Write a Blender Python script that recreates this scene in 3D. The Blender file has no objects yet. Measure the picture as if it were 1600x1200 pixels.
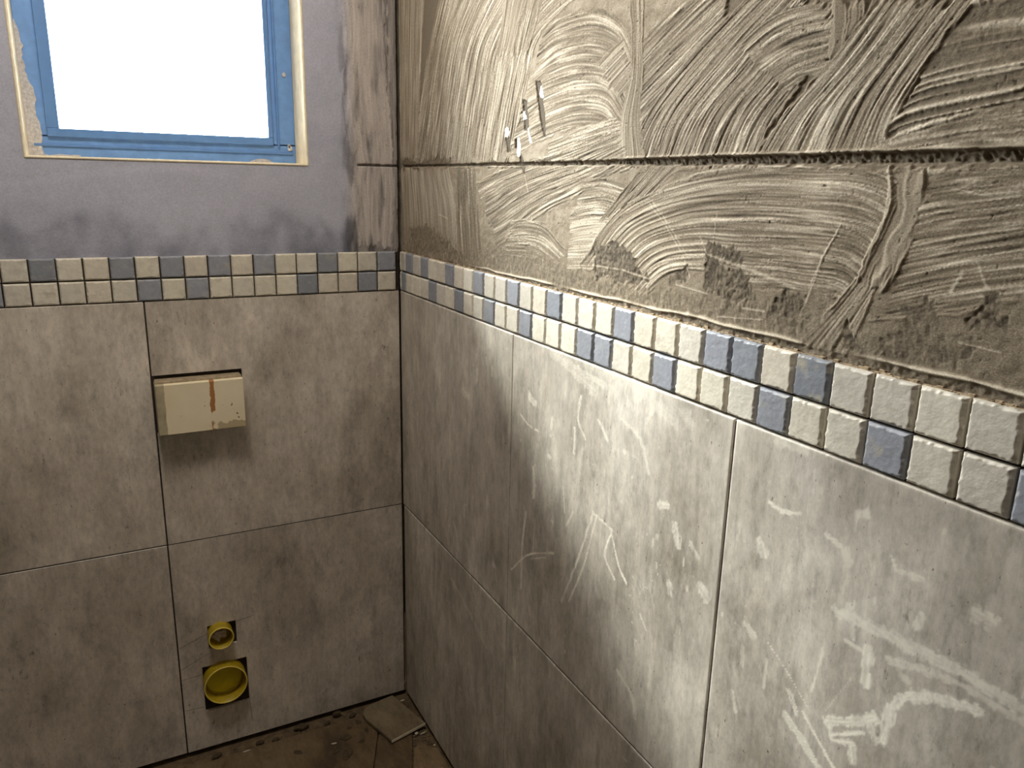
import bpy, math, random
import numpy as np
from mathutils import Matrix, Vector

C = bpy.context.scene.collection
sc = bpy.context.scene

# ---------------------------------------------------------------- camera, sky, exposure
ZB = 1.2                                  # height of the mosaic's lower edge above the floor
cam_d = bpy.data.cameras.new('camera')
cam_d.sensor_fit = 'HORIZONTAL'; cam_d.sensor_width = 36.0; cam_d.lens = 27.265
cam_d.clip_start = 0.02
cam = bpy.data.objects.new('camera', cam_d); C.objects.link(cam)
cam.matrix_world = Matrix(((.8850, .0980, -.4551, -.6817),
                           (-.4650, .2337, -.8539, -1.9094),
                           (.0227, .9674, .2524, .2790 + ZB),
                           (0, 0, 0, 1)))
sc.camera = cam

SKY = 34.0
w = bpy.data.worlds.new('daylight'); sc.world = w; w.use_nodes = True
nt = w.node_tree; nt.nodes.clear()
wo = nt.nodes.new('ShaderNodeOutputWorld'); bg = nt.nodes.new('ShaderNodeBackground')
tc = nt.nodes.new('ShaderNodeTexCoord'); sx = nt.nodes.new('ShaderNodeSeparateXYZ'); cr = nt.nodes.new('ShaderNodeValToRGB')
nt.links.new(tc.outputs['Generated'], sx.inputs[0])
mr = nt.nodes.new('ShaderNodeMapRange'); mr.inputs['From Min'].default_value = -1; mr.inputs['From Max'].default_value = 1
nt.links.new(sx.outputs['Z'], mr.inputs['Value']); nt.links.new(mr.outputs[0], cr.inputs[0])
cr.color_ramp.elements[0].position = .47; cr.color_ramp.elements[0].color = (.30, .27, .22, 1)
cr.color_ramp.elements[1].position = .52; cr.color_ramp.elements[1].color = (1.0, .97, .94, 1)
e = cr.color_ramp.elements.new(1.0); e.color = (.90, .95, 1.0, 1)
nt.links.new(cr.outputs[0], bg.inputs['Color']); bg.inputs['Strength'].default_value = SKY
nt.links.new(bg.outputs[0], wo.inputs[0])

def area(name, loc, rot, sx_, sy_, power, col, portal=False, shape='RECTANGLE'):
    l = bpy.data.lights.new(name, 'AREA'); l.shape = shape; l.size = sx_; l.size_y = sy_
    l.energy = power; l.color = col
    if portal: l.cycles.is_portal = True
    o = bpy.data.objects.new(name, l); C.objects.link(o); o.location = loc; o.rotation_euler = rot
    return o
# the window's portal gives off no light of its own: it only guides the sampling of the sky
area('window_portal', (-.5085, .24, ZB + .72), (math.radians(-90), 0, 0), .62, .88, 1, (1, 1, 1), portal=True)
FILL_POWER = 6.2
# hazy sun behind thin cloud, high on the window side: wide soft beam on to the right wall
sun_d = bpy.data.lights.new('hazy_sun', 'SUN'); sun_d.energy = 35.0; sun_d.angle = .46; sun_d.color = (1.0, .96, .89)
sun_o = bpy.data.objects.new('hazy_sun', sun_d); C.objects.link(sun_o); sun_o.location = (-2, 3, 5)
sun_o.rotation_euler = Vector((.66, -1.0, -1.03)).to_track_quat('-Z', 'Y').to_euler()
area('fill_light', (-.62, -.70, 2.44), (0, 0, 0), .4, .4, FILL_POWER, (1.0, .93, .84), shape='DISK')  # added fill light out of view, brightens the upper window wall

sc.view_settings.view_transform = 'Standard'; sc.view_settings.look = 'None'
sc.view_settings.exposure = 1.02; sc.view_settings.gamma = 1.0; sc.view_settings.use_curve_mapping = False
sc.cycles.diffuse_bounces = 8; sc.cycles.max_bounces = 12; sc.cycles.transparent_max_bounces = 8
sc.cycles.sample_clamp_indirect = 6.0

STROKES_RIGHT = [('plain', 0.006, 0.55, 1, [((0.3011, 0.3011), (1.0716, 0.2993)), ((0.4853, 0.4942), (1.1057, 0.4256)), ((0.5834, 0.6297), (1.1491, 0.518))]), ('comb', 0.01, 0.6, 2, [((0.0871, 0.3163), (0.5986, 0.3174)), ((0.1319, 0.4368), (0.6451, 0.4453)), ((0.1851, 0.5539), (0.6918, 0.5211)), ((0.2655, 0.6742), (0.8504, 0.5684))]), ('fine', 0.007, 0.62, 1, [((-0.004, 0.725), (0.1643, 0.6933)), ((-0.0037, 0.5193), (0.1373, 0.5055)), ((-0.0072, 0.3218), (0.117, 0.3204))]), ('fine', 0.007, 0.5, 4, [((0.5258, 0.5008), (0.6331, 0.4935)), ((0.542, 0.5532), (0.6689, 0.5393)), ((0.5594, 0.6189), (0.7145, 0.5897))]), ('comb', 0.008, 0.55, 41, [((0.5898, 0.4987), (0.6426, 0.4892)), ((0.6021, 0.5443), (0.6696, 0.5293)), ((0.6216, 0.577), (0.6891, 0.5626))]), ('comb', 0.01, 0.58, 5, [((0.6982, 0.5222), (0.573, 0.3177)), ((0.7622, 0.5373), (0.681, 0.343)), ((0.8537, 0.5314), (0.7855, 0.3597)), ((0.9248, 0.5005), (0.8781, 0.3558)), ((0.9667, 0.4451), (0.9225, 0.3296))]), ('fine', 0.006, 0.6, 51, [((0.864, 0.4541), (0.9137, 0.3873)), ((0.8962, 0.4679), (0.939, 0.4056)), ((0.9269, 0.4793), (0.9603, 0.4207))]), ('comb', 0.007, 0.66, 6, [((0.7143, 0.342), (0.7599, 0.2969)), ((0.8236, 0.3629), (0.8741, 0.3026)), ((0.9261, 0.3759), (0.9706, 0.3215))]), ('comb', 0.009, 0.56, 71, [((0.9739, 0.4729), (0.953, 0.3439)), ((1.0374, 0.5025), (1.0653, 0.4069)), ((1.1097, 0.5293), (1.1615, 0.4647))]), ('comb', 0.009, 0.56, 7, [((0.9367, 0.2677), (1.198, 0.2733)), ((0.9811, 0.3642), (1.2322, 0.351)), ((1.08, 0.4397), (1.2701, 0.3914)), ((1.1914, 0.5031), (1.3197, 0.4495))]), ('fine', 0.006, 0.55, 8, [((0.9321, 0.5487), (0.9709, 0.5414)), ((0.9486, 0.4763), (0.9754, 0.4727)), ((0.9507, 0.4258), (0.9793, 0.4231)), ((0.9318, 0.3668), (0.9811, 0.3642)), ((0.9283, 0.3042), (0.9994, 0.3038))]), ('comb', 0.009, 0.55, 9, [((1.1594, 0.4407), (1.242, 0.3808)), ((1.1976, 0.4592), (1.2635, 0.3888)), ((1.2384, 0.4677), (1.2844, 0.3932)), ((1.3078, 0.4662), (1.3136, 0.3995))]), ('lump', 0.01, 0.5, 10, [((1.2919, 0.478), (1.3328, 0.4704)), ((1.2953, 0.4353), (1.3364, 0.4294)), ((1.2961, 0.3983), (1.3323, 0.3945))]), ('sparse', 0.013, 0.45, 12, [((1.4348, 0.4387), (1.3706, 0.3271)), ((1.4601, 0.4394), (1.4086, 0.3389)), ((1.51, 0.4329), (1.5245, 0.3552))]), ('comb', 0.012, 0.58, 11, [((1.1994, 0.3012), (1.3795, 0.3076)), ((1.2425, 0.3586), (1.3918, 0.3599)), ((1.3019, 0.413), (1.4171, 0.4019)), ((1.3498, 0.4672), (1.4507, 0.446))]), ('comb', 0.013, 0.58, 13, [((1.3636, 0.3249), (1.3651, 0.3066)), ((1.439, 0.3467), (1.4581, 0.3067)), ((1.5234, 0.3611), (1.5336, 0.3067))]), ('comb', 0.01, 0.6, 14, [((1.1547, 0.3119), (1.1668, 0.3043)), ((1.2174, 0.3182), (1.2287, 0.3081)), ((1.3086, 0.3169), (1.3097, 0.3098)), ((1.3826, 0.3106), (1.3828, 0.3094))]), ('plain', 0.006, 0.52, 20, [((0.1082, 0.3059), (0.1013, 0.0185)), ((0.9877, 0.3021), (1.0124, 0.0698)), ((1.5349, 0.2997), (1.5732, 0.095))]), ('fine', 0.007, 0.62, 21, [((-0.022, 0.3065), (0.3011, 0.3051)), ((-0.0122, 0.1997), (0.3433, 0.2148)), ((-0.0078, 0.0707), (0.355, 0.0928))]), ('comb', 0.009, 0.42, 22, [((0.3424, 0.3049), (0.4384, 0.3045)), ((0.3501, 0.2151), (0.4527, 0.2194)), ((0.3654, 0.087), (0.4806, 0.0932))]), ('comb', 0.009, 0.54, 23, [((0.4391, 0.2758), (0.5395, 0.1498)), ((0.5991, 0.3083), (0.722, 0.2254)), ((0.7778, 0.3302), (0.868, 0.271)), ((0.9279, 0.3581), (0.965, 0.3022))]), ('comb', 0.007, 0.58, 24, [((0.591, 0.2077), (0.5675, 0.14)), ((0.7049, 0.2137), (0.7002, 0.1431)), ((0.7998, 0.174), (0.7679, 0.128))]), ('fine', 0.006, 0.66, 25, [((0.8086, 0.2396), (0.8007, 0.1349)), ((0.8609, 0.2485), (0.842, 0.1395)), ((0.9332, 0.2537), (0.8883, 0.1445))]), ('comb', 0.008, 0.6, 26, [((0.8431, 0.2852), (0.7963, 0.2185)), ((0.893, 0.2875), (0.8771, 0.2296)), ((0.9631, 0.2754), (0.9408, 0.2262))]), ('comb', 0.008, 0.54, 27, [((0.8901, 0.2235), (0.9726, 0.2279)), ((0.9448, 0.2679), (1.0205, 0.2695)), ((1.0013, 0.3123), (1.0894, 0.3113))]), ('comb', 0.012, 0.55, 29, [((1.4283, 0.3002), (1.3887, 0.1376)), ((1.4588, 0.3023), (1.4391, 0.1592)), ((1.4927, 0.3041), (1.4928, 0.1768)), ((1.5334, 0.3077), (1.5546, 0.1943))]), ('plain', 0.012, 0.48, 33, [((1.3866, 0.1505), (1.3832, 0.0994)), ((1.451, 0.1673), (1.4559, 0.0997)), ((1.5532, 0.202), (1.5722, 0.1003))]), ('comb', 0.01, 0.6, 28, [((0.8407, 0.1548), (1.0075, 0.1161)), ((0.9234, 0.2347), (1.0746, 0.1607)), ((1.0403, 0.2801), (1.15, 0.1693)), ((1.1562, 0.3006), (1.2185, 0.1617)), ((1.2672, 0.3029), (1.2734, 0.1651)), ((1.3471, 0.3012), (1.3277, 0.1653)), ((1.3966, 0.2896), (1.3493, 0.1615)), ((1.4242, 0.2665), (1.3524, 0.1517)), ((1.4226, 0.2247), (1.35, 0.1459)), ((1.4022, 0.1916), (1.336, 0.1387))]), ('fine', 0.008, 0.6, 281, [((1.4116, 0.2207), (1.3681, 0.194)), ((1.3863, 0.1669), (1.3356, 0.1526)), ((1.3646, 0.1057), (1.2852, 0.104))]), ('lump', 0.009, 0.57, 30, [((1.3839, 0.3028), (1.427, 0.3002)), ((1.3889, 0.2591), (1.4285, 0.2608)), ((1.3726, 0.214), (1.416, 0.2149)), ((1.3663, 0.1806), (1.3982, 0.1719))])]
STROKES_BACK = [('fine', 0.006, 0.3, 60, [((0.0203, 0.7152), (-0.0082, 0.7187)), ((0.0197, 0.3997), (-0.0034, 0.4008)), ((0.0184, 0.0959), (-0.0022, 0.0955))]), ('fine', 0.008, 0.64, 61, [((0.1294, 0.7018), (0.0235, 0.7148)), ((0.1224, 0.5937), (0.0241, 0.6032)), ((0.1348, 0.4946), (0.0211, 0.5029)), ((0.1288, 0.3942), (0.0132, 0.4)), ((0.1157, 0.309), (0.0097, 0.3121)), ((0.1148, 0.2303), (0.0093, 0.2314)), ((0.1019, 0.1135), (0.0183, 0.104))])]
PATCHES = [[(0.3019, 0.1226), (0.4522, 0.1228), (0.4965, 0.1525), (0.607, 0.146), (0.7267, 0.1546), (0.7926, 0.134), (0.8324, 0.1384), (0.8896, 0.1296), (1.0057, 0.1326), (1.0641, 0.133), (1.1422, 0.1353), (1.2111, 0.1373), (1.251, 0.1509), (1.2989, 0.1505), (1.3076, 0.123), (1.1814, 0.1085), (1.0085, 0.1069), (0.7297, 0.1103), (0.4978, 0.1144), (0.302, 0.1085)], [(0.8788, 0.1485), (0.8847, 0.184), (0.9353, 0.1976), (0.977, 0.185), (0.9951, 0.1609), (1.0192, 0.1471), (0.9816, 0.1407), (0.8799, 0.1366)], [(1.0689, 0.1513), (1.0734, 0.171), (1.0998, 0.1721), (1.1044, 0.1556)], [(1.1398, 0.1926), (1.1428, 0.2074), (1.168, 0.2109), (1.2015, 0.1921), (1.1827, 0.1848)], [(1.1389, 0.1909), (1.1947, 0.1782), (1.2227, 0.1699), (1.2309, 0.148), (1.2004, 0.1357), (1.1402, 0.1517)], [(1.2466, 0.1464), (1.2782, 0.165), (1.3059, 0.1644), (1.3007, 0.1508), (1.292, 0.1349), (1.2492, 0.1278)], [(1.3529, 0.1277), (1.3593, 0.1392), (1.3752, 0.125), (1.3838, 0.1199), (1.3727, 0.1157)], [(1.3724, 0.1177), (1.4013, 0.13), (1.4257, 0.157), (1.4168, 0.1682), (1.4242, 0.1744), (1.452, 0.1808), (1.4581, 0.1714), (1.4666, 0.1517), (1.4984, 0.1457), (1.4839, 0.1248), (1.453, 0.1168), (1.4111, 0.1155)], [(1.4902, 0.1647), (1.5039, 0.1802), (1.5049, 0.1905), (1.5107, 0.1891), (1.5156, 0.1775), (1.5187, 0.1667)], [(0.0605, 0.1563), (0.168, 0.1779), (0.2274, 0.164), (0.3019, 0.1437), (0.3547, 0.1204), (0.2652, 0.1151), (0.1035, 0.1097)]]
SCRATCHES = [(0.0012, [(1.0104, 0.2553), (1.0537, 0.2236), (1.0927, 0.1883), (1.1089, 0.1612)]), (0.0012, [(1.0175, 0.2573), (1.0604, 0.2249), (1.0976, 0.1904)]), (0.0016, [(1.3386, 0.2453), (1.3209, 0.2092), (1.3052, 0.1572)]), (0.0014, [(1.3352, 0.2359), (1.3189, 0.2056), (1.3064, 0.173)]), (0.001, [(1.1497, 0.2451), (1.1475, 0.2077)]), (0.0014, [(1.1223, 0.2155), (1.1385, 0.1941)]), (0.0028, [(1.1396, 0.1942), (1.2047, 0.1847), (1.2867, 0.1704)]), (0.0024, [(0.8784, 0.1535), (0.956, 0.1549), (1.022, 0.1493)]), (0.002, [(1.2092, 0.1355), (1.2448, 0.1371)]), (0.0014, [(1.4833, 0.1457), (1.5229, 0.1436)]), (0.003, [(1.4767, 0.2075), (1.4687, 0.1902)]), (0.0018, [(1.4905, 0.2164), (1.5009, 0.1968)]), (0.002, [(0.2428, 0.2034), (0.298, 0.1963)]), (0.0018, [(0.5057, 0.3066), (0.6943, 0.3098)]), (0.002, [(0.6481, 0.308), (0.9244, 0.3106)]), (0.0012, [(0.6442, 0.2925), (0.6604, 0.2595)]), (0.0015, [(1.0828, 0.1486), (1.1472, 0.1443)]), (0.0012, [(1.1684, 0.1186), (1.2442, 0.127)])]
GOUGES = [('d', [(0.6747, 0.4457), (0.6946, 0.4438), (0.7005, 0.42), (0.7115, 0.3845), (0.7157, 0.3534), (0.7092, 0.3536), (0.6941, 0.3834), (0.683, 0.4193)]), ('w', [(0.6907, 0.4371), (0.6975, 0.4335), (0.705, 0.4176), (0.6919, 0.4186), (0.6871, 0.4251)]), ('d', [(0.6301, 0.4191), (0.6467, 0.4168), (0.6476, 0.4009), (0.6557, 0.3813), (0.6543, 0.3653), (0.64, 0.3681), (0.6337, 0.3975)]), ('w', [(0.6312, 0.3998), (0.6359, 0.3995), (0.6461, 0.3871), (0.6343, 0.3856)]), ('w', [(0.6493, 0.3709), (0.6541, 0.3685), (0.667, 0.3466), (0.6601, 0.3458)]), ('d', [(0.5659, 0.3589), (0.5814, 0.3583), (0.5877, 0.3333), (0.5749, 0.3313)]), ('w', [(0.5626, 0.3749), (0.5729, 0.3766), (0.581, 0.3673), (0.5738, 0.3575), (0.5633, 0.3601)]), ('d', [(0.6044, 0.353), (0.6117, 0.355), (0.6151, 0.3372), (0.6051, 0.3374)]), ('w', [(0.6117, 0.355), (0.619, 0.3569), (0.6273, 0.3369), (0.6232, 0.3226), (0.6132, 0.325)]), ('d', [(0.6229, 0.3281), (0.6328, 0.3247), (0.646, 0.3036), (0.6442, 0.2925), (0.6267, 0.3037)])]
SMEARS = [(0.015, 0.55, [(1.4064, -0.1716), (1.4759, -0.1645), (1.5446, -0.1601), (1.6087, -0.1625)]), (0.01, 0.45, [(1.4728, -0.191), (1.5176, -0.1771), (1.5583, -0.1706), (1.6052, -0.1729)]), (0.013, 0.95, [(1.4811, -0.2829), (1.4835, -0.2513), (1.4885, -0.2271), (1.5131, -0.207), (1.5643, -0.1872)]), (0.013, 0.9, [(1.4482, -0.1914), (1.4505, -0.2305)]), (0.012, 0.85, [(1.4108, -0.3072), (1.4415, -0.2872), (1.467, -0.2636)]), (0.006, 0.8, [(1.4175, -0.322), (1.456, -0.2899)]), (0.008, 0.8, [(1.4159, -0.3112), (1.4215, -0.3242), (1.4453, -0.3109)]), (0.011, 0.9, [(1.3534, -0.3386), (1.3846, -0.3557), (1.4129, -0.3741)]), (0.005, 0.8, [(1.378, -0.318), (1.4058, -0.34), (1.4314, -0.3596)]), (0.008, 0.7, [(1.3546, -0.3056), (1.3704, -0.3259)]), (0.01, 0.8, [(1.4449, -0.3137), (1.4512, -0.3322)]), (0.005, 0.6, [(1.3939, -0.2205), (1.3906, -0.2523), (1.3861, -0.2839)]), (0.006, 0.5, [(1.3169, -0.2867), (1.3169, -0.3249)]), (0.016, 0.6, [(1.2846, -0.1403), (1.2894, -0.1519)]), (0.02, 0.5, [(1.5511, -0.0962), (1.5599, -0.0953)]), (0.01, 0.6, [(1.4984, -0.1251), (1.4966, -0.1388)]), (0.006, 0.6, [(1.4667, -0.0918), (1.4929, -0.0888)]), (0.008, 0.55, [(1.3773, -0.0899), (1.3988, -0.0964)]), (0.006, 0.7, [(1.2935, -0.0854), (1.313, -0.0883), (1.3381, -0.0821)]), (0.011, 0.5, [(1.4201, -0.1571), (1.4284, -0.189)]), (0.0016, 0.6, [(1.3155, -0.2624), (1.3492, -0.2826), (1.3852, -0.3087)]), (0.006, 0.5, [(1.4501, -0.198), (1.4191, -0.1984)]), (0.0016, 0.4, [(1.4336, -0.2374), (1.4081, -0.2955)]), (0.012, 0.35, [(1.4033, -0.0982), (1.4084, -0.1094)]), (0.005, 0.6, [(0.925, -0.2515), (0.8826, -0.3627), (0.8402, -0.4558)]), (0.004, 0.6, [(0.9364, -0.2514), (0.9047, -0.357), (0.8656, -0.4424)]), (0.005, 0.75, [(0.9809, -0.2574), (0.9656, -0.306), (0.9955, -0.335)]), (0.004, 0.75, [(0.9813, -0.2617), (1.0032, -0.3053), (1.0277, -0.3268)]), (0.004, 0.6, [(0.9247, -0.2471), (0.9843, -0.2559)]), (0.004, 0.8, [(0.6464, -0.4866), (0.7131, -0.4228), (0.805, -0.3764)]), (0.003, 0.7, [(0.7235, -0.4261), (0.7784, -0.3978)]), (0.007, 0.6, [(0.7005, -0.3378), (0.689, -0.4132), (0.6888, -0.5084)]), (0.003, 0.4, [(0.7357, -0.3366), (0.7307, -0.4187)]), (0.008, 0.5, [(1.0176, -0.4881), (1.0581, -0.507), (1.0719, -0.5413)]), (0.008, 0.45, [(0.3497, -0.5044), (0.3725, -0.5275), (0.3804, -0.5652)]), (0.0025, 0.4, [(0.664, -0.6149), (0.6907, -0.6978), (0.715, -0.7867)]), (0.014, 0.55, [(1.1294, -0.1856), (1.1381, -0.2113)]), (0.012, 0.5, [(1.1273, -0.2767), (1.1302, -0.2896)]), (0.018, 0.55, [(1.19, -0.251), (1.201, -0.2569)]), (0.016, 0.6, [(0.4743, -0.109), (0.4716, -0.1291)]), (0.018, 0.6, [(0.4032, -0.1715), (0.4304, -0.1762)]), (0.01, 0.5, [(0.5434, -0.0867), (0.541, -0.1006)]), (0.014, 0.55, [(0.7022, -0.1063), (0.722, -0.1134)]), (0.006, 0.55, [(0.874, -0.0621), (0.8675, -0.1027), (0.8913, -0.1291)]), (0.008, 0.6, [(0.7851, -0.1261), (0.7818, -0.1426)]), (0.009, 0.6, [(0.9253, -0.0862), (0.9408, -0.0977), (0.9547, -0.1127)]), (0.004, 0.6, [(0.6669, -0.1496), (0.698, -0.161), (0.737, -0.1632)]), (0.007, 0.6, [(0.859, -0.122), (0.8604, -0.165)]), (0.01, 0.6, [(0.772, -0.1976), (0.7835, -0.1987)]), (0.01, 0.65, [(0.7225, -0.2407), (0.729, -0.2678), (0.7282, -0.2952)]), (0.012, 0.6, [(1.0944, -0.1674), (1.1084, -0.1629)]), (0.02, 0.35, [(0.7811, -0.0076), (0.8452, -0.0251), (0.9139, -0.0412)]), (0.012, 0.4, [(0.8525, -0.0169), (0.9397, -0.0275)]), (0.028, 0.28, [(0.8879, 0.0005), (1.0013, -0.0026), (1.1075, -0.0342)]), (0.02, 0.25, [(0.9279, 0.0039), (1.042, 0.0099), (1.1443, -0.0282)]), (0.006, 0.45, [(0.9899, -0.0678), (1.0369, -0.0851), (1.0632, -0.1292)]), (0.005, 0.4, [(0.3698, -0.0029), (0.378, -0.1016)]), (0.012, 0.35, [(0.5008, -0.598), (0.6083, -0.6052), (0.6206, -0.6826)]), (0.01, 0.3, [(0.3394, -0.6607), (0.4336, -0.6884), (0.5378, -0.7286)]), (0.008, 0.4, [(1.0491, -0.0557), (1.0616, -0.0329)]), (0.005, 0.5, [(0.8462, -0.3032), (0.8648, -0.2713)]), (0.006, 0.4, [(1.2757, -0.2913), (1.2792, -0.3173)]), (0.012, 0.45, [(1.2768, -0.2584), (1.2889, -0.2652)]), (0.006, 0.45, [(0.8304, -0.2367), (0.8381, -0.2821)]), (0.004, 0.5, [(1.066, -0.3598), (1.084, -0.3773)]), (0.006, 0.5, [(1.2678, -0.3628), (1.2746, -0.3874)]), (0.01, 0.4, [(1.2945, -0.0084), (1.337, -0.0064)]), (0.008, 0.4, [(1.1649, -0.1973), (1.1796, -0.2098)]), (0.004, 0.6, [(1.4589, -0.0799), (1.4638, -0.0918)]), (0.008, 0.5, [(1.4638, -0.2731), (1.4716, -0.2915)]), (0.008, 0.35, [(0.5163, -0.0725), (0.5236, -0.1113)])]

rng = np.random.default_rng(7); random.seed(7)
ROOM_X, ROOM_Y, ROOM_H = -1.62, -2.75, 2.56

# ---------------------------------------------------------------- noise helpers (numpy)
def vn(x, y, seed):
    """smooth value noise in [-1, 1]"""
    r = np.random.default_rng(seed); T = r.uniform(-1, 1, (256, 256)).astype(np.float32)
    xi = np.floor(x).astype(np.int64); yi = np.floor(y).astype(np.int64)
    fx = (x - xi).astype(np.float32); fy = (y - yi).astype(np.float32)
    fx = fx*fx*(3-2*fx); fy = fy*fy*(3-2*fy)
    x0 = xi & 255; x1 = (xi+1) & 255; y0 = yi & 255; y1 = (yi+1) & 255
    return (T[x0, y0]*(1-fx) + T[x1, y0]*fx)*(1-fy) + (T[x0, y1]*(1-fx) + T[x1, y1]*fx)*fy
def fbm(x, y, seed, n=3):
    s = 0; a = 1; t = 0
    for k in range(n):
        s = s + a*vn(x*2**k, y*2**k, seed+k*13); t += a; a *= .5
    return s/t
def sst(a, b, x):
    t = np.clip((x-a)/(b-a), 0, 1); return t*t*(3-2*t)
def seg_dist(U, V, pts):
    d = np.full(U.shape, 1e9)
    for (a, b), (c, e_) in zip(pts[:-1], pts[1:]):
        dx, dy = c-a, e_-b; L = dx*dx+dy*dy+1e-12
        t = np.clip(((U-a)*dx+(V-b)*dy)/L, 0, 1)
        d = np.minimum(d, np.hypot(U-a-t*dx, V-b-t*dy))
    return d
def poly_sd(U, V, pts):
    """signed distance, negative inside"""
    d = seg_dist(U, V, list(pts)+[pts[0]]); ins = np.zeros(U.shape, bool)
    n = len(pts)
    for i in range(n):
        (x0, y0), (x1, y1) = pts[i], pts[(i+1) % n]
        if y0 == y1: continue
        c = ((y0 > V) != (y1 > V)) & (U < (x1-x0)*(V-y0)/(y1-y0)+x0)
        ins ^= c
    return np.where(ins, -d, d)

# ---------------------------------------------------------------- object helpers
def setp(o, label=None, cat=None, group=None, kind=None):
    if label: o['label'] = label
    if cat: o['category'] = cat
    if group: o['group'] = group
    if kind: o['kind'] = kind
    return o
def link(name, me, mat=None, parent=None, M=None, smooth=False):
    o = bpy.data.objects.new(name, me); C.objects.link(o)
    if mat is not None and len(me.materials) == 0: me.materials.append(mat)
    if parent is not None: o.parent = parent
    if M is not None: o.matrix_world = M
    if smooth: me.polygons.foreach_set('use_smooth', [True]*len(me.polygons))
    return o
class MB:
    def __init__(self): self.v = []; self.f = []
    def add(self, vs, fs):
        n = len(self.v); self.v += [tuple(q) for q in vs]; self.f += [tuple(n+i for i in f) for f in fs]
    def box(self, a, b, ch=0.0):
        (x0, y0, z0), (x1, y1, z1) = [min(p, q) for p, q in zip(a, b)], [max(p, q) for p, q in zip(a, b)]
        if ch <= 0:
            self.add([(x0,y0,z0),(x1,y0,z0),(x1,y1,z0),(x0,y1,z0),(x0,y0,z1),(x1,y0,z1),(x1,y1,z1),(x0,y1,z1)],
                     [(0,3,2,1),(4,5,6,7),(0,1,5,4),(1,2,6,5),(2,3,7,6),(3,0,4,7)])
        else:
            c = ch; vs = []
            for X, sx in ((x0, 1), (x1, -1)):
                for Y, sy in ((y0, 1), (y1, -1)):
                    for Z, sz in ((z0, 1), (z1, -1)):
                        vs += [(X, Y+sy*c, Z+sz*c), (X+sx*c, Y, Z+sz*c), (X+sx*c, Y+sy*c, Z)]
            def k(i, j, l, m): return ((i*2+j)*2+l)*3+m
            fs = []
            for i in (0, 1): fs.append((k(i,0,0,0), k(i,1,0,0), k(i,1,1,0), k(i,0,1,0)))
            for j in (0, 1): fs.append((k(0,j,0,1), k(1,j,0,1), k(1,j,1,1), k(0,j,1,1)))
            for l in (0, 1): fs.append((k(0,0,l,2), k(1,0,l,2), k(1,1,l,2), k(0,1,l,2)))
            for i in (0, 1):
                for j in (0, 1): fs.append((k(i,j,0,0), k(i,j,1,0), k(i,j,1,1), k(i,j,0,1)))
            for i in (0, 1):
                for l in (0, 1): fs.append((k(i,0,l,0), k(i,1,l,0), k(i,1,l,2), k(i,0,l,2)))
            for j in (0, 1):
                for l in (0, 1): fs.append((k(0,j,l,1), k(1,j,l,1), k(1,j,l,2), k(0,j,l,2)))
            for i in (0, 1):
                for j in (0, 1):
                    for l in (0, 1): fs.append((k(i,j,l,0), k(i,j,l,1), k(i,j,l,2)))
            self.add(vs, fs)
    def prism(self, poly, z0, z1):
        n = len(poly)
        self.add([(x, y, z0) for x, y in poly]+[(x, y, z1) for x, y in poly],
                 [tuple(range(n-1, -1, -1)), tuple(range(n, 2*n))]+[(i, (i+1) % n, n+(i+1) % n, n+i) for i in range(n)])
    def mesh(self, name, fix=True):
        me = bpy.data.meshes.new(name); me.from_pydata(self.v, [], self.f); me.validate(); me.update()
        if fix:
            import bmesh
            bm = bmesh.new(); bm.from_mesh(me); bmesh.ops.recalc_face_normals(bm, faces=bm.faces); bm.to_mesh(me); bm.free()
        return me
def grid_mesh(name, P, keep=None, cols=None, attr=None):
    """P (ni, nj, 3) -> quad grid mesh, faces counter-clockwise for i right, j up"""
    ni, nj = P.shape[:2]
    me = bpy.data.meshes.new(name)
    idx = np.arange(ni*nj).reshape(ni, nj)
    q = np.stack([idx[:-1, :-1], idx[1:, :-1], idx[1:, 1:], idx[:-1, 1:]], -1)
    if keep is not None: q = q[keep]
    q = q.reshape(-1, 4)
    me.vertices.add(ni*nj); me.vertices.foreach_set('co', P.reshape(-1).astype(np.float32))
    me.loops.add(q.size); me.loops.foreach_set('vertex_index', q.reshape(-1).astype(np.int32))
    me.polygons.add(len(q)); me.polygons.foreach_set('loop_start', np.arange(0, q.size, 4, dtype=np.int32))
    me.polygons.foreach_set('use_smooth', np.ones(len(q), bool))
    me.update(calc_edges=True)
    if cols is not None:
        a = me.color_attributes.new('Col', 'FLOAT_COLOR', 'POINT')
        cc = np.ones((ni*nj, 4), np.float32); cc[:, :3] = cols.reshape(-1, 3); a.data.foreach_set('color', cc.reshape(-1))
    if attr is not None:
        for nm, A in attr.items():
            t = me.attributes.new(nm, 'FLOAT', 'POINT'); t.data.foreach_set('value', A.reshape(-1).astype(np.float32))
    return me

# wall frames: (a along the wall, b up, c out into the room); b = 0 at the mosaic's lower edge
RW = Matrix(((0, 0, -1, 0), (-1, 0, 0, 0), (0, 1, 0, ZB), (0, 0, 0, 1)))     # right wall: a = -y
BW = Matrix(((1, 0, 0, 0), (0, 0, -1, 0), (0, 1, 0, ZB), (0, 0, 0, 1)))      # back wall: a = +x (negative)
T = Matrix.Translation

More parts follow.
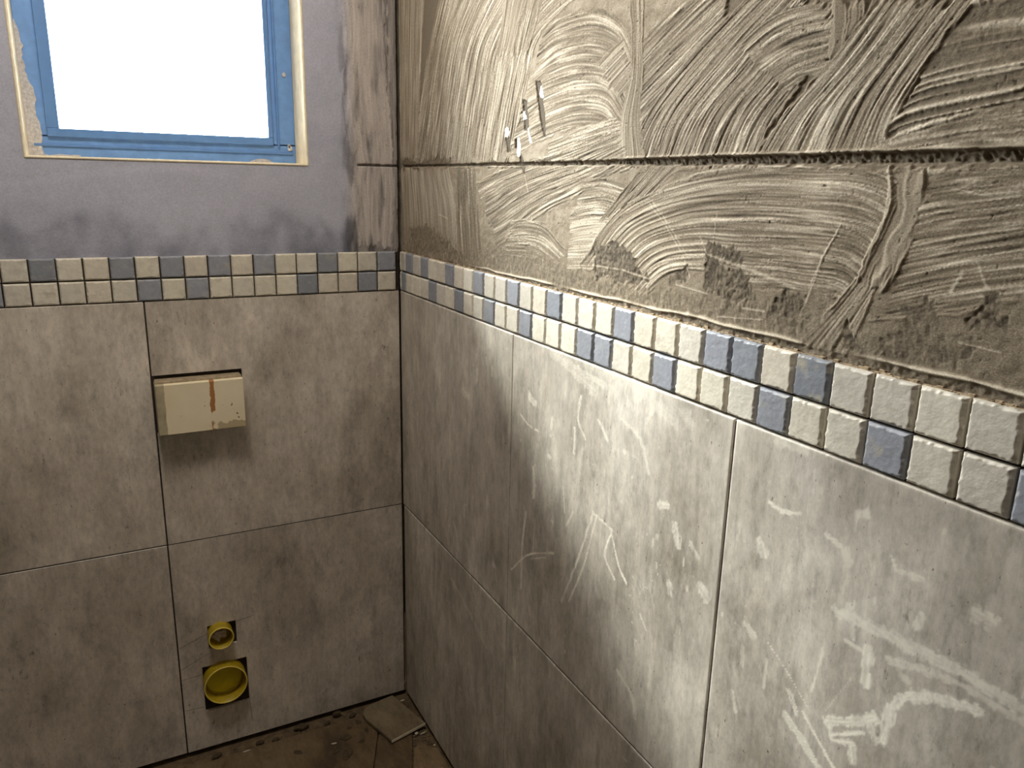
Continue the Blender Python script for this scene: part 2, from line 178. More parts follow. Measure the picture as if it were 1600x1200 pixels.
# ---------------------------------------------------------------- materials
def new_mat(name):
    m = bpy.data.materials.new(name); m.use_nodes = True
    n = m.node_tree; b = n.nodes['Principled BSDF']; return m, n, b
def N(n, t, **kw):
    x = n.nodes.new(t)
    for k, v in kw.items():
        if k.startswith('_'): setattr(x, k[1:], v)
        else: x.inputs[k.replace('_', ' ')].default_value = v
    return x
def L(n, a, b): n.links.new(a, b)
def ramp(n, src, stops):
    r = N(n, 'ShaderNodeValToRGB'); L(n, src, r.inputs[0]); el = r.color_ramp.elements
    el[0].position, el[0].color = stops[0][0], (*stops[0][1], 1); el[1].position, el[1].color = stops[-1][0], (*stops[-1][1], 1)
    for p, c in stops[1:-1]:
        e = el.new(p); e.color = (*c, 1)
    return r
def mix(n, f, a, b, mode='MIX'):
    m = N(n, 'ShaderNodeMix', _data_type='RGBA', _blend_type=mode)
    for s, i in ((f, 0), (a, 6), (b, 7)):
        if isinstance(s, (int, float)): m.inputs[i].default_value = s
        elif isinstance(s, tuple): m.inputs[i].default_value = (*s, 1)
        else: L(n, s, m.inputs[i])
    return m.outputs[2]
def noise(n, vec, scale, detail=4, rough=.6):
    t = N(n, 'ShaderNodeTexNoise', Scale=scale, Detail=detail, Roughness=rough); L(n, vec, t.inputs['Vector']); return t.outputs[0]
def bump(n, b, h, strength, dist):
    u = N(n, 'ShaderNodeBump', Strength=strength, Distance=dist); L(n, h, u.inputs['Height']); L(n, u.outputs[0], b.inputs['Normal'])
def coords(n, rand=False, scale=(1, 1, 1)):
    t = N(n, 'ShaderNodeTexCoord'); v = t.outputs['Object']
    m = N(n, 'ShaderNodeVectorMath', _operation='MULTIPLY'); L(n, v, m.inputs[0]); m.inputs[1].default_value = scale; v = m.outputs[0]
    if rand:
        oi = N(n, 'ShaderNodeObjectInfo'); s = N(n, 'ShaderNodeVectorMath', _operation='SCALE'); s.inputs[0].default_value = (37, 53, 29); L(n, oi.outputs['Random'], s.inputs['Scale'])
        a = N(n, 'ShaderNodeVectorMath', _operation='ADD'); L(n, v, a.inputs[0]); L(n, s.outputs[0], a.inputs[1]); v = a.outputs[0]
    return v

def mat_simple(name, col, rough=.7, var=.0, scale=30, bs=0.0, metallic=0, spec=.3):
    m, n, b = new_mat(name); b.inputs['Roughness'].default_value = rough; b.inputs['Metallic'].default_value = metallic
    b.inputs['Specular IOR Level'].default_value = spec
    v = coords(n)
    f = noise(n, v, scale)
    lo = tuple(c*(1-var) for c in col); hi = tuple(min(1, c*(1+var)) for c in col)
    r = ramp(n, f, [(.3, lo), (.7, hi)]); L(n, r.outputs[0], b.inputs['Base Color'])
    if bs: bump(n, b, f, bs, .002)
    return m

# cement look wall tile; the 'smear' attribute (0 where a mesh has none) carries dried adhesive haze
def mat_tile(name, base, light, dark, streak=.7):
    m, n, b = new_mat(name)
    v1 = coords(n, True, (1, .50, 1)); v2 = coords(n, True, (1, .42, 1))
    f1 = noise(n, v1, 5, 12, .74); f2 = noise(n, v2, 24, 8, .75); f3 = noise(n, v1, 110, 6, .8)
    c = ramp(n, f1, [(.33, dark), (.49, base), (.65, light)]).outputs[0]
    g = ramp(n, f2, [(.28, (.55, .54, .52)), (.5, (1, 1, 1)), (.75, (1.14, 1.13, 1.10))]).outputs[0]
    c = mix(n, .8, c, g, 'MULTIPLY')
    c = mix(n, .8, c, ramp(n, f3, [(.30, (.70, .69, .67)), (.5, (1, 1, 1)), (.72, (1.16, 1.15, 1.13))]).outputs[0], 'MULTIPLY')
    fl = ramp(n, noise(n, v2, 60, 3, .75), [(.28, (.45, .42, .38)), (.37, (1, 1, 1))]).outputs[0]
    sp = ramp(n, noise(n, v1, 9, 3, .5), [(.45, (0, 0, 0)), (.65, (1, 1, 1))]).outputs[0]
    c = mix(n, sp, c, mix(n, 1.0, c, fl, 'MULTIPLY'))
    stk = noise(n, coords(n, True, (1, .13, 1)), 75, 5, .7)
    c = mix(n, streak, c, ramp(n, stk, [(.32, (.74, .73, .70)), (.5, (1, 1, 1)), (.70, (1.22, 1.20, 1.16))]).outputs[0], 'MULTIPLY')
    dots = ramp(n, noise(n, v1, 210, 2, .5), [(.24, (.35, .31, .26)), (.30, (1, 1, 1))]).outputs[0]
    c = mix(n, 1.0, c, dots, 'MULTIPLY')
    at = N(n, 'ShaderNodeAttribute', _attribute_name='smear')
    br = ramp(n, noise(n, coords(n, True, (1, .6, 1)), 90, 4, .7), [(.28, (.45,)*3), (.55, (1,)*3)]).outputs[0]
    sm = N(n, 'ShaderNodeMath', _operation='MULTIPLY'); L(n, at.outputs['Fac'], sm.inputs[0]); L(n, br, sm.inputs[1])
    c = mix(n, sm.outputs[0], c, (.88, .83, .72))
    L(n, c, b.inputs['Base Color'])
    b.inputs['Roughness'].default_value = .42; b.inputs['Specular IOR Level'].default_value = .55
    bump(n, b, f3, .10, .001)
    return m
M_TILE = mat_tile('cement_look_tile', (.475, .43, .37), (.68, .63, .555), (.28, .245, .20))
M_TILEB = mat_tile('cement_look_tile_plain', (.56, .495, .425), (.74, .665, .585), (.35, .30, .245), .35)
M_FLOORT = mat_tile('floor_tile_dusty', (.14, .095, .05), (.19, .135, .078), (.055, .034, .017))

M_OFF = mat_tile('dusty_offcut_tile', (.20, .155, .095), (.25, .20, .125), (.13, .098, .055))
def mat_mosaic():
    m, n, b = new_mat('mosaic_glaze')
    oi = N(n, 'ShaderNodeObjectInfo'); v = coords(n, True)
    f = noise(n, v, 60, 5, .65)
    c = mix(n, .5, oi.outputs['Color'], ramp(n, f, [(.3, (.72, .71, .69)), (.65, (1.1, 1.1, 1.1))]).outputs[0], 'MULTIPLY')
    # alpha of the object colour = amount of dried adhesive on the face
    p = ramp(n, noise(n, v, 42, 3, .55), [(.56, (0, 0, 0)), (.70, (.8, .8, .8))]).outputs[0]
    k = N(n, 'ShaderNodeMath', _operation='MULTIPLY'); L(n, p, k.inputs[0]); L(n, oi.outputs['Alpha'], k.inputs[1])
    c = mix(n, k.outputs[0], c, (.47, .42, .33)); L(n, c, b.inputs['Base Color'])
    b.inputs['Roughness'].default_value = .42; b.inputs['Specular IOR Level'].default_value = .35
    bump(n, b, noise(n, v, 230, 4, .6), .28, .0016)
    return m
M_MOS = mat_mosaic()

def mat_attr(name, rough, bscale, bstr, bdist, grain=.25):
    m, n, b = new_mat(name)
    at = N(n, 'ShaderNodeAttribute', _attribute_name='Col'); v = coords(n)
    g = ramp(n, noise(n, v, bscale, 5, .7), [(.3, (1-grain,)*3), (.7, (1+grain*.6,)*3)]).outputs[0]
    L(n, mix(n, 1.0, at.outputs['Color'], g, 'MULTIPLY'), b.inputs['Base Color'])
    b.inputs['Roughness'].default_value = rough; b.inputs['Specular IOR Level'].default_value = .2
    bump(n, b, noise(n, v, bscale*1.3, 5, .75), bstr, bdist)
    return m
M_ADH = mat_attr('dried_adhesive', .85, 520, .5, .0016, .42)
M_PLAST = mat_attr('cement_plaster', .9, 260, .25, .0015, .18)
M_RENDER = mat_simple('rough_render', (.40, .35, .28), .9, .25, 25, .4)
M_BPL = mat_simple('glare_tint_plaster', (.44, .44, .50), .9, .10, 9, .15)  # cool tint carries on the glare painted into the plaster round the window
M_ROOM = mat_simple('dark_plaster', (.15, .13, .105), .9, .12, 5, .2)  # unseen walls set dark to cut their bounce light
M_GAP = mat_simple('gap_shade', (.045, .035, .028), .95, .3, 80)  # near-black, stands for the shade in open joints and behind the drain holes
M_REVEAL = mat_simple('cream_reveal', (.80, .70, .52), .8, .10, 60, .3)
M_BLUE = mat_simple('blue_glare_frame', (.16, .32, .64), .45, .10, 45, .1, spec=.5)  # blue paints the lens glare round the window on to the frame
M_BLUE2 = mat_simple('blue_glare_sash', (.12, .25, .53), .4, .06, 45, .05, spec=.5)  # sash carries the same painted glare, slightly deeper
M_SEAL = mat_simple('black_gasket', (.03, .03, .035), .6)
M_BLOB = mat_simple('adhesive_blob', (.52, .50, .50), .9, .25, 160, .6)
M_SCREED = mat_simple('screed', (.13, .09, .05), .95, .45, 40, .8)
M_YEL = mat_simple('yellow_plastic', (.46, .325, .012), .42, .16, 28, .05, spec=.45)
M_YELIN = mat_simple('yellow_plastic_plug', (.72, .60, .03), .45, .12, 25, .05, spec=.4)
M_RIM = mat_simple('yellow_rim', (.80, .62, .12), .5, .12, 60)
M_PAPER = mat_simple('crumpled_paper', (.55, .46, .36), .9, .3, 60, .5)
M_PALE = mat_simple('pale_ceramic', (.52, .45, .34), .7, .12, 90, .2)
M_LUMP = mat_simple('mortar_lump', (.075, .053, .03), .95, .4, 120, .9)
M_STRING = mat_simple('string', (.48, .40, .28), .9, .1, 200)
M_CEIL = mat_simple('ceiling_board', (.66, .62, .55), .9, .06, 4)

def glass():
    m, n, b = new_mat('window_glass'); n.nodes.remove(b); o = n.nodes['Material Output']
    tr = N(n, 'ShaderNodeBsdfTransparent', Color=(.93, .96, .96, 1)); gl = N(n, 'ShaderNodeBsdfGlossy', Roughness=.02)
    fr = N(n, 'ShaderNodeFresnel', IOR=1.45); mx = N(n, 'ShaderNodeMixShader')
    L(n, fr.outputs[0], mx.inputs[0]); L(n, tr.outputs[0], mx.inputs[1]); L(n, gl.outputs[0], mx.inputs[2]); L(n, mx.outputs[0], o.inputs[0])
    return m
M_GLASS = glass()

# ---------------------------------------------------------------- room shell
PL = .011                                    # depth of the bare render behind the tile faces
WX0, WX1, WZ0, WZ1 = -.796, -.221, .306, 1.14     # window hole in the back wall (b from the mosaic edge)
def shell(name, boxes, mat):
    mb = MB()
    for a, b in boxes: mb.box(a, b)
    o = link(name, mb.mesh(name), mat); o['kind'] = 'structure'; return o
wall_right = shell('wall_right', [((PL+.016, .30, -.12), (.25, ROOM_Y-.2, ROOM_H+.1))], M_RENDER)
wall_back = shell('wall_back', [((ROOM_X, PL+.016, -.12), (WX0, .25, ROOM_H)), ((WX1, PL+.016, -.12), (PL+.016, .25, ROOM_H)),
                                ((WX0, PL+.016, -.12), (WX1, .25, ZB+WZ0)), ((WX0, PL+.016, ZB+WZ1), (WX1, .25, ROOM_H))], M_RENDER)
wall_left = shell('wall_left', [((ROOM_X-.2, .25, -.12), (ROOM_X, ROOM_Y-.2, ROOM_H))], M_ROOM)
wall_front = shell('wall_front', [((ROOM_X, ROOM_Y-.2, -.12), (PL+.016, ROOM_Y, ROOM_H))], M_ROOM)
ceiling = shell('ceiling', [((ROOM_X-.2, ROOM_Y-.2, ROOM_H), (PL+.016, .25, ROOM_H+.1))], M_CEIL)
floor = shell('floor', [((ROOM_X, ROOM_Y, -.12), (PL+.016, PL+.016, -.010))], M_SCREED)
setp(floor, 'dark dusty floor screed under the floor tiles'); setp(wall_right, 'right wall with combed adhesive above a mosaic strip and grey tiles')
setp(wall_back, 'window wall with mosaic strip and grey tiles')

# ---------------------------------------------------------------- combed adhesive height field
def catmull(P, t):
    n = len(P); k = np.clip(np.floor(t).astype(int), 0, n-2); f = (t-k)[:, None]
    p1 = P[k]; p2 = P[k+1]; p0 = np.where((k > 0)[:, None], P[np.maximum(k-1, 0)], 2*p1-p2); p3 = np.where((k < n-2)[:, None], P[np.minimum(k+2, n-1)], 2*p2-p1)
    return .5*((2*p1)+(-p0+p2)*f+(2*p0-5*p1+4*p2-p3)*f*f+(-p0+3*p1-3*p2+p3)*f**3)
class Field:
    def __init__(s, u0, u1, v0, v1, d, base):
        s.u = np.arange(u0, u1+d*.5, d); s.v = np.arange(v0, v1+d*.5, d); s.d = d
        s.U, s.V = np.meshgrid(s.u, s.v, indexing='ij')
        s.H = .0006*fbm(s.U*18, s.V*18, 3)+.0003*fbm(s.U*150, s.V*150, 9)
        s.A = np.full(s.U.shape, base)                # lightness of the paste (0 bare dark substrate .. 1 white); lit ridges and shaded grooves painted in
    def stroke(s, kind, period, tint, seed, ribs):
        R = np.array(ribs, float); n = len(R)
        La = sum(np.hypot(*(R[i+1, 0]-R[i, 0])) for i in range(n-1)); Lb = sum(np.hypot(*(R[i+1, 1]-R[i, 1])) for i in range(n-1))
        Wm = np.mean(np.hypot(*(R[:, 1]-R[:, 0]).T)); Wx = np.max(np.hypot(*(R[:, 1]-R[:, 0]).T))
        ns = int(1.5*max(La, Lb)/s.d*1.2)+4; nw = int(1.5*Wx/s.d)+4
        t = np.linspace(0, n-1, ns); A = catmull(R[:, 0], t); B = catmull(R[:, 1], t)
        wv = np.linspace(0, 1, nw)
        Pu = A[:, None, 0]*(1-wv)+B[:, None, 0]*wv; Pv = A[:, None, 1]*(1-wv)+B[:, None, 1]*wv
        i = np.round((Pu-s.u[0])/s.d).astype(int); j = np.round((Pv-s.v[0])/s.d).astype(int)
        ok = (i >= 0) & (j >= 0) & (i < len(s.u)) & (j < len(s.v))
        Tm = np.full(s.U.shape, -1.0); Sm = np.zeros(s.U.shape)
        Ls = (La+Lb)/2
        WW = np.broadcast_to(wv, Pu.shape); SS = np.broadcast_to((t/(n-1)*Ls)[:, None], Pu.shape)
        Tm[i[ok], j[ok]] = WW[ok]; Sm[i[ok], j[ok]] = SS[ok]
        sel = Tm >= 0
        tt = Tm[sel]; ss = Sm[sel]; u = s.U[sel]; v = s.V[sel]
        x = tt*Wm + .0012*vn(ss*22, tt*Wm*40, seed+1)
        if kind == 'lump': x = x+.006*fbm(u*60, v*40, seed+3)
        g1 = vn(x/period*1.15, ss*3.5, seed+11)
        g2 = vn(x/period*2.6, ss*9, seed+12)
        g3 = vn(x/period*5.5, ss*22, seed+13)
        ridge = (1-np.abs(vn(x/period*1.6, ss*5, seed+14)))**4
        gate = sst(-.5, .35, vn(x/period*1.6, ss*16, seed+15))
        r0 = (1-np.abs(vn(x/period*2.5, ss*8, seed+16)))**5
        if kind == 'fine': h = .0016+.0003*g1+.00035*g2+.0003*g3; a = tint-.04+.05*g1+.10*g2+.13*g3+.12*r0
        elif kind == 'plain': h = .0014+.0005*fbm(u*120, v*120, seed); a = tint+.10*fbm(u*60, v*90, seed+2)
        elif kind == 'sparse':
            gate = sst(-.75, .1, vn(x/period*1.6, ss*9, seed+15)); r = (1-np.abs(vn(x/period*1.7, ss*2.5, seed+14)))**6*gate
            h = .0005+.0020*r+.0004*fbm(u*300, v*300, seed); a = .27+.66*r+.10*fbm(u*170, v*120, seed+5)
        elif kind == 'lump': h = .0018+.0007*g1+.0005*g2+.0013*ridge*gate; a = tint+.08*g1+.08*g2
        else:
            r2 = (1-np.abs(vn(x/period*3.3, ss*7, seed+16)))**6*sst(-.4, .4, vn(x/period*3.3, ss*20, seed+17))
            cut = (1-np.abs(vn(x/period*2.3, ss*6, seed+18)))**7*sst(-.2, .5, vn(x/period*2.3, ss*14, seed+19))
            h = .0012+.0002*g1+.0003*g2+.0003*g3+.0006*ridge*gate+.0007*r2-.0009*cut
            r3 = (1-np.abs(vn(x/period*5.4, ss*9, seed+50)))**4; cut2 = (1-np.abs(vn(x/period*4.6, ss*8, seed+51)))**6*sst(-.5, .3, vn(x/period*4.6, ss*18, seed+52))
            h = h+.0003*r3-.0005*cut2
            a = tint-.10+.03*g1+.06*g2+.10*g3+.20*(r3-.25)-.20*cut2+.30*ridge*gate+.28*r2-.30*cut+.10*vn(u*420, v*420, seed+40)*sst(.2,.6,g2+.3)  # light on the ridges and shade in the cuts painted into the tone
        pits = sst(.84, .95, vn(u*330, v*330, seed+31)); h = h-.0009*pits; a = a-.25*pits
        nz = .012*vn(u*45, v*45, seed+21)+.008*vn(ss*120, x/period*2, seed+22)
        e = np.minimum(tt, 1-tt)*Wm+nz*.35
        e2 = np.minimum(ss, Ls-ss)+nz*.8+.01*g2
        M = sst(-.001, .002, e)*sst(0, .010, e2)
        berm = np.exp(-((e-.003)/.0022)**2)*.0007*sst(-.3, .4, vn(ss*20, tt*0, seed+23))
        s.H[sel] = s.H[sel]*(1-M)+(h+berm)*M; s.A[sel] = s.A[sel]*(1-M)+a*M
    def scratch(s, w, pts):
        d = seg_dist(s.U, s.V, pts)+.0004*vn(s.U*300, s.V*300, 5); m = np.exp(-(d/(w*.7))**2)
        s.H += .0004*m; s.A = s.A*(1-m*.7)+.86*m*.7

F = Field(0.0, 1.62, .098, .715, .00112, .34)
for st in STROKES_RIGHT: F.stroke(*st)
U, V = F.U, F.V
# scraped, fibrous patches where the paste is missing
nz = .010*fbm(U*55, V*40, 70)+.005*vn(U*260, V*150, 71)
fib = .5+.5*vn(U*420+V*90, V*130, 72); clump = fbm(U*150, V*150, 73)
for k, pts in enumerate(PATCHES):
    soft = .010 if k == 0 else .0022
    m = sst(soft, -soft*.6, poly_sd(U, V, pts)+nz)*(.80 if k in (0, 7, 9) else 1.0)
    wisps = sst(.35, .8, vn(U*90, V*420, 80+k))*.5
    F.H = F.H*(1-m)+(.0008+.0004*fib+(.0011 if k in (1, 3, 4, 5, 6, 8) else .0006)*clump)*m
    F.A = F.A*(1-m)+(.19+.10*fib+.14*clump+.28*wisps*fib+.12*vn(U*520, V*420, 76)+(.14 if k in (0, 9) else -.09 if k in (1, 2, 3, 4, 5, 6, 8) else -.03))*m
# dirty band that fades in towards the mosaic
m = sst(.085, .0, V-.112+.03*fbm(U*16, V*16, 90)+.012*vn(U*120, V*40, 91))*.55
F.A = F.A*(1-m)+(.32+.22*fib+.20*clump+.10*vn(U*560, V*260, 77))*m; F.H += m*.0003*(fib-.5)+m*.0005*clump
for wd, pts in SCRATCHES: F.scratch(wd, pts)
white = np.zeros(U.shape)
for k, pts in GOUGES:
    m = sst(.0012, -.0006, poly_sd(U, V, pts)+.0016*vn(U*420, V*300, 95))
    if k == 'd': F.H = F.H*(1-m)-.0004*m; F.A = F.A*(1-m)+.13*m
    else: F.H = F.H*(1-m)+.0006*m; white = np.maximum(white, m)
# horizontal slot chased along the wall, widening towards the front
cen = .3098+.0004*vn(U*25, 0*V, 96); half = np.interp(U, [0, .3, .62, .9, 1.1, 1.4, 1.62], [.0022, .0024, .0030, .0032, .0048, .0052, .0056])
dv = np.abs(V-cen)+.0012*vn(U*170, V*170, 97)
m = sst(half+.0012, half-.0008, dv)
F.H = F.H*(1-m)+(-.0042+.0016*vn(U*330+V*260, V*300, 98)+.001*clump)*m; F.A = F.A*(1-m)+(.34+.16*clump)*m
l = np.exp(-((V-cen-half-.0022)/.0015)**2)*sst(.85, 1.05, U)*.0024; F.H += l; F.A += l*60
l = np.exp(-((V-cen+half+.0014)/.0011)**2)*sst(1.0, .75, U)*.0014*sst(-.2, .3, vn(U*30, 0*V, 99)); F.H += l; F.A += l*120
# pale lip of squeezed-out paste just over the mosaic
lipv = .101+np.interp(U, [0, .45, .9, 1.2, 1.62], [.003, .006, .0075, .0105, .0120])+.0016*vn(U*22, 0*V, 100)
lw = .0017+.0008*vn(U*55, 0*V, 101); l = np.exp(-((V-lipv)/np.maximum(lw, .0006))**2)*sst(.38, .55, U)*sst(-.95, -.6, vn(U*9, 0*V, 102))
F.H += l*.0028; F.A = F.A*(1-l*.9)+.95*l*.9
m = sst(.0, -.003, V-lipv+.0012); F.H = F.H*(1-m)+(.001+.0016*clump)*m; F.A = F.A*(1-m)+(.36+.22*clump)*m
# corner: packed smooth strip
A = np.clip(F.A, 0, 1)[..., None]
dark = np.array((.050, .036, .023)); mid = np.array((.27, .217, .152)); lite = np.array((.86, .76, .61))
col = np.where(A < .5, dark+(mid-dark)*A/.5, mid+(lite-mid)*(A-.5)/.5)
tone = .5+.5*fbm(U*5, V*5, 110)[..., None]
col = col*(1+.10*(tone-.5)*np.array((1, .6, .2)))
col = col*(1-white[..., None])+np.array((.92, .90, .86))*white[..., None]
P = np.stack([U, V, -PL+.0014+1.15*F.H], -1)
adh = link('adhesive_coat', grid_mesh('adhesive_coat', P, cols=np.clip(col, 0, 1)), M_ADH, wall_right, RW)
# plain continuation of the coat beyond the combed part
def coat(name, boxes, parent, Mx, mat):
    mb = MB()
    for a, b in boxes: mb.box(a, b)
    return link(name, mb.mesh(name), mat, parent, Mx)
coat('render_coat', [((1.62, .098, -PL-.0165), (-ROOM_Y, .715, -PL+.003)), ((0, .715, -PL-.0165), (-ROOM_Y, ROOM_H-ZB, -PL+.003))], wall_right, RW, M_RENDER)

# ---------------------------------------------------------------- plaster of the window wall
B = Field(0.0, .93, .098, .76, .0020, .5)
U, V = B.U, B.V
B.H *= .5; B.A[:] = .62+.06*fbm(U*7, V*7, 120)
stain = sst(.02, -.035, V-.185+.055*fbm(U*9, V*9, 121)+.03*vn(U*26, V*12, 122))
B.A += .05*fbm(U*24, V*15, 131)+.05*fbm(U*70, V*60, 132)-.05*sst(.3, .7, vn(U*9, V*16, 133))
B.A -= .24*stain*(.8+.4*vn(U*45, V*20, 134))+.10*sst(.13, .10, V)
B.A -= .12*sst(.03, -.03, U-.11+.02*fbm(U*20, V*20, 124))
B.A += .07*np.exp(-((V-.27+.02*np.sin(U*9))/.008)**2)*sst(.3, .5, U)
for st in STROKES_BACK: B.stroke(*st)
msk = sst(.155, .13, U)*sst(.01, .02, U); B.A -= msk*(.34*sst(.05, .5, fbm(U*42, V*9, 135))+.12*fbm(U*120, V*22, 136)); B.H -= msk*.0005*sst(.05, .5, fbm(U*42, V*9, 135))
for (cx_, cz_, r_) in ((.105, .50, .016), (.118, .43, .012), (.112, .37, .014), (.86, .20, .012), (.87, .27, .01)):
    m = sst(1, .4, np.hypot((U-cx_)/1.0, (V-cz_)/2.6)/r_+.5*vn(U*80, V*40, 125)); B.H += .0014*m; B.A = B.A*(1-m*.5)+.62*m*.5
m = sst(.0034, .0016, np.abs(V-.3095)+.0008*vn(U*150, V*150, 126))*sst(.104, .098, U)
B.H -= .005*m; B.A = B.A*(1-m)+.12*m
A = np.clip(B.A, 0, 1)[..., None]
pd, pm, pl = np.array((.105, .108, .135)), np.array((.41, .41, .485)), np.array((.64, .64, .74))  # blue-grey cast paints the window's lens glare into the plaster
colB = np.where(A < .5, pd+(pm-pd)*A/.5, pm+(pl-pm)*(A-.5)/.5)
warm = sst(.145, .10, U)[..., None]; colB = colB*(1-warm)+colB*np.array((1.13, 1.0, .78))*warm
hole = ((-U > WX0+.002) & (-U < WX1-.002) & (V > WZ0-.0012))
keep = ~(hole[:-1, :-1] & hole[1:, 1:] & hole[1:, :-1] & hole[:-1, 1:])
near = sst(.012, .0, np.maximum(np.maximum(WX0+U, -U-WX1), WZ0-V)); B.H = B.H*(1-near)
P = np.stack([-U, V, -PL+.0018+B.H], -1)
P = P[::-1]; colB = colB[::-1]; keep = keep[::-1]
link('plaster_coat', grid_mesh('plaster_coat', P, keep, np.clip(colB, 0, 1)), M_PLAST, wall_back, BW)
coat('render_coat', [((ROOM_X, .098, -PL-.0165), (-.93, ROOM_H-ZB, -PL+.003)), ((-.93, .76, -PL-.0165), (WX0, ROOM_H-ZB, -PL+.003)), ((WX1, .76, -PL-.0165), (0, ROOM_H-ZB, -PL+.003)),
                     ((WX0, WZ1, -PL-.0165), (WX1, ROOM_H-ZB, -PL+.003))], wall_back, BW, M_BPL)

# ---------------------------------------------------------------- mosaic strip
PITCH = .0505; TS = .0474
def mosaic_mesh(name, w, h, seed):
    ed = np.array([0, .0006, .0013, .0021, .0029, .0037, .0045, .0054])
    def line(L_):
        n = max(3, int((L_-.0124)/.0016)); return np.concatenate([-L_/2+ed, np.linspace(-L_/2+.0066, L_/2-.0066, n), L_/2-ed[::-1]])
    xs = line(w) if w > .03 else np.linspace(-w/2, w/2, 7); ys = line(h)
    X, Y = np.meshgrid(xs, ys, indexing='ij')
    def bev(c, k, w0): return w0+.0011*vn(c*230, 0*c+k, seed)+.0012*vn(c*560, 0*c+k, seed+1)
    q = np.minimum(np.minimum((w/2-X)/bev(Y, 1, .0040), (w/2+X)/bev(Y, 2, .0026)), np.minimum((h/2-Y)/bev(X, 3, .0024), (h/2+Y)/bev(X, 4, .0024)))
    z = -.0032*(1-np.clip(q, 0, 1)**.85)+.00014*vn(X*260, Y*260, seed+2)+.00016*vn(X*90, Y*90, seed+3)
    P = np.stack([X, Y, z], -1); ni, nj = X.shape
    P2 = np.zeros((ni+2, nj+2, 3)); P2[1:-1, 1:-1] = P
    P2[0, 1:-1] = P[0]; P2[-1, 1:-1] = P[-1]; P2[1:-1, 0] = P[:, 0]; P2[1:-1, -1] = P[:, -1]
    P2[0, 0], P2[0, -1], P2[-1, 0], P2[-1, -1] = P[0, 0], P[0, -1], P[-1, 0], P[-1, -1]
    for sl in (np.s_[0, :], np.s_[-1, :], np.s_[:, 0], np.s_[:, -1]): P2[sl][..., 2] = -.0100
    return grid_mesh(name, P2)
MOS = [mosaic_mesh('mosaic_tile', TS, TS, 200+10*k) for k in range(4)]
for me in MOS: me.materials.append(M_MOS)
CREAM = [(.70, .65, .555), (.66, .615, .535), (.71, .655, .545), (.62, .575, .50), (.67, .605, .505)]
BLUE = [(.29, .30, .335), (.31, .32, .36), (.27, .285, .32)]
def mosaic(parent, Mx, a, b, blue, dirt, me=None, jit=True):
    me = me or random.choice(MOS)
    o = bpy.data.objects.new('mosaic_tile', me); C.objects.link(o); o.parent = parent
    r = random.choice((0, 2))*math.pi/2 if False else 0
    o.matrix_world = Mx @ T((a+random.uniform(-.0003, .0003), b+random.uniform(-.0003, .0003), random.uniform(-.0003, .0003))) @ Matrix.Rotation(r+random.uniform(-.004, .004), 4, 'Z')
    if blue: o['label'] = 'grey blue mosaic tile'
    c = random.choice(BLUE if blue else CREAM); k = random.uniform(.93, 1.06)
    o.color = (*[q*k for q in c], dirt)
    return o
UP_R = '010100100100100100010001101000000010010010010'   # 0 cream, 1 grey blue, from the corner to the front
UP_R = [0,1,0,1,0,0,1,0,0,1,0,0,1,0,0,1,0,0,0,1,0,0,0,1,1,0,1,0,0,0,0,0,1,0,0,1,0,0,1,0,1,0,0,1,0,0,1,0,0,1,0,0]
LO_R = [1,0,0,0,1,0,0,1,0,0,1,0,0,1,0,0,0,1,1,0,0,1,0,0,0,1,0,0,1,0,0,1,0,0,1,0,0,0,1,0,0,1,0,1,0,0,1,0,0,0,1,0]
half = mosaic_mesh('mosaic_tile_cut', .0068, TS, 300); half.materials.append(M_MOS)
first = mosaic_mesh('mosaic_tile_trimmed', .0315, TS, 310); first.materials.append(M_MOS)
for row, pat in ((1, UP_R), (0, LO_R)):
    b = (row+.5)*PITCH
    mosaic(wall_right, RW, .0048, b, 0, .3, half)
    for i, bl in enumerate(pat):
        a = -.0075+(i+.5)*PITCH
        if i == 0: mosaic(wall_right, RW, .0255, b, bl, .3, first)
        else: mosaic(wall_right, RW, a, b, bl, random.choice((0, .15, .35)) if not (i, row) in ((28, 0), (26, 1)) else 1.0)
UP_B = [1,0,0,1,0,0,1,0,1,0,1,0,1,0,0,1,0,0,1,0,0,1,0,1,0,0,1,0,0,1,0]
LO_B = [0,1,0,0,1,0,0,0,0,1,0,1,0,0,0,0,0,1,0,0,1,0,0,1,0,1,0,0,1,0,0]
for row, pat in ((1, UP_B), (0, LO_B)):
    for k, bl in enumerate(pat):
        mosaic(wall_back, BW, -(.0078+(k+.5)*PITCH), (row+.5)*PITCH, bl, random.choice((.2, .5, .8)))
HT0 = -.596
coat('tile_bed', [((0, -1.195, -PL-.0165), (-ROOM_Y, .098, -.0088)), ((.006, -1.19, -.0090), (-ROOM_Y, -.004, -.0020))], wall_right, RW, M_GAP)  # front slab fills the tile joints near-black, painting their shade
coat('tile_bed', [((ROOM_X, -.80, -PL-.0165), (-.0, .098, -.0088)), ((ROOM_X, -1.195, -PL-.0165), (-.556, -.80, -.0088)), ((-.436, -1.195, -PL-.0165), (0, -.80, -.0088)), ((-.556, -1.195, -PL-.0165), (-.436, -1.095, -.0088)), ((ROOM_X, HT0-.02, -.009), (-.004, HT0+.02, -.0016)), ((-.610, -1.19, -.009), (-.596, -.004, -.0022))], wall_back, BW, M_GAP)  # thin front strips darken the open joints in place of real shade
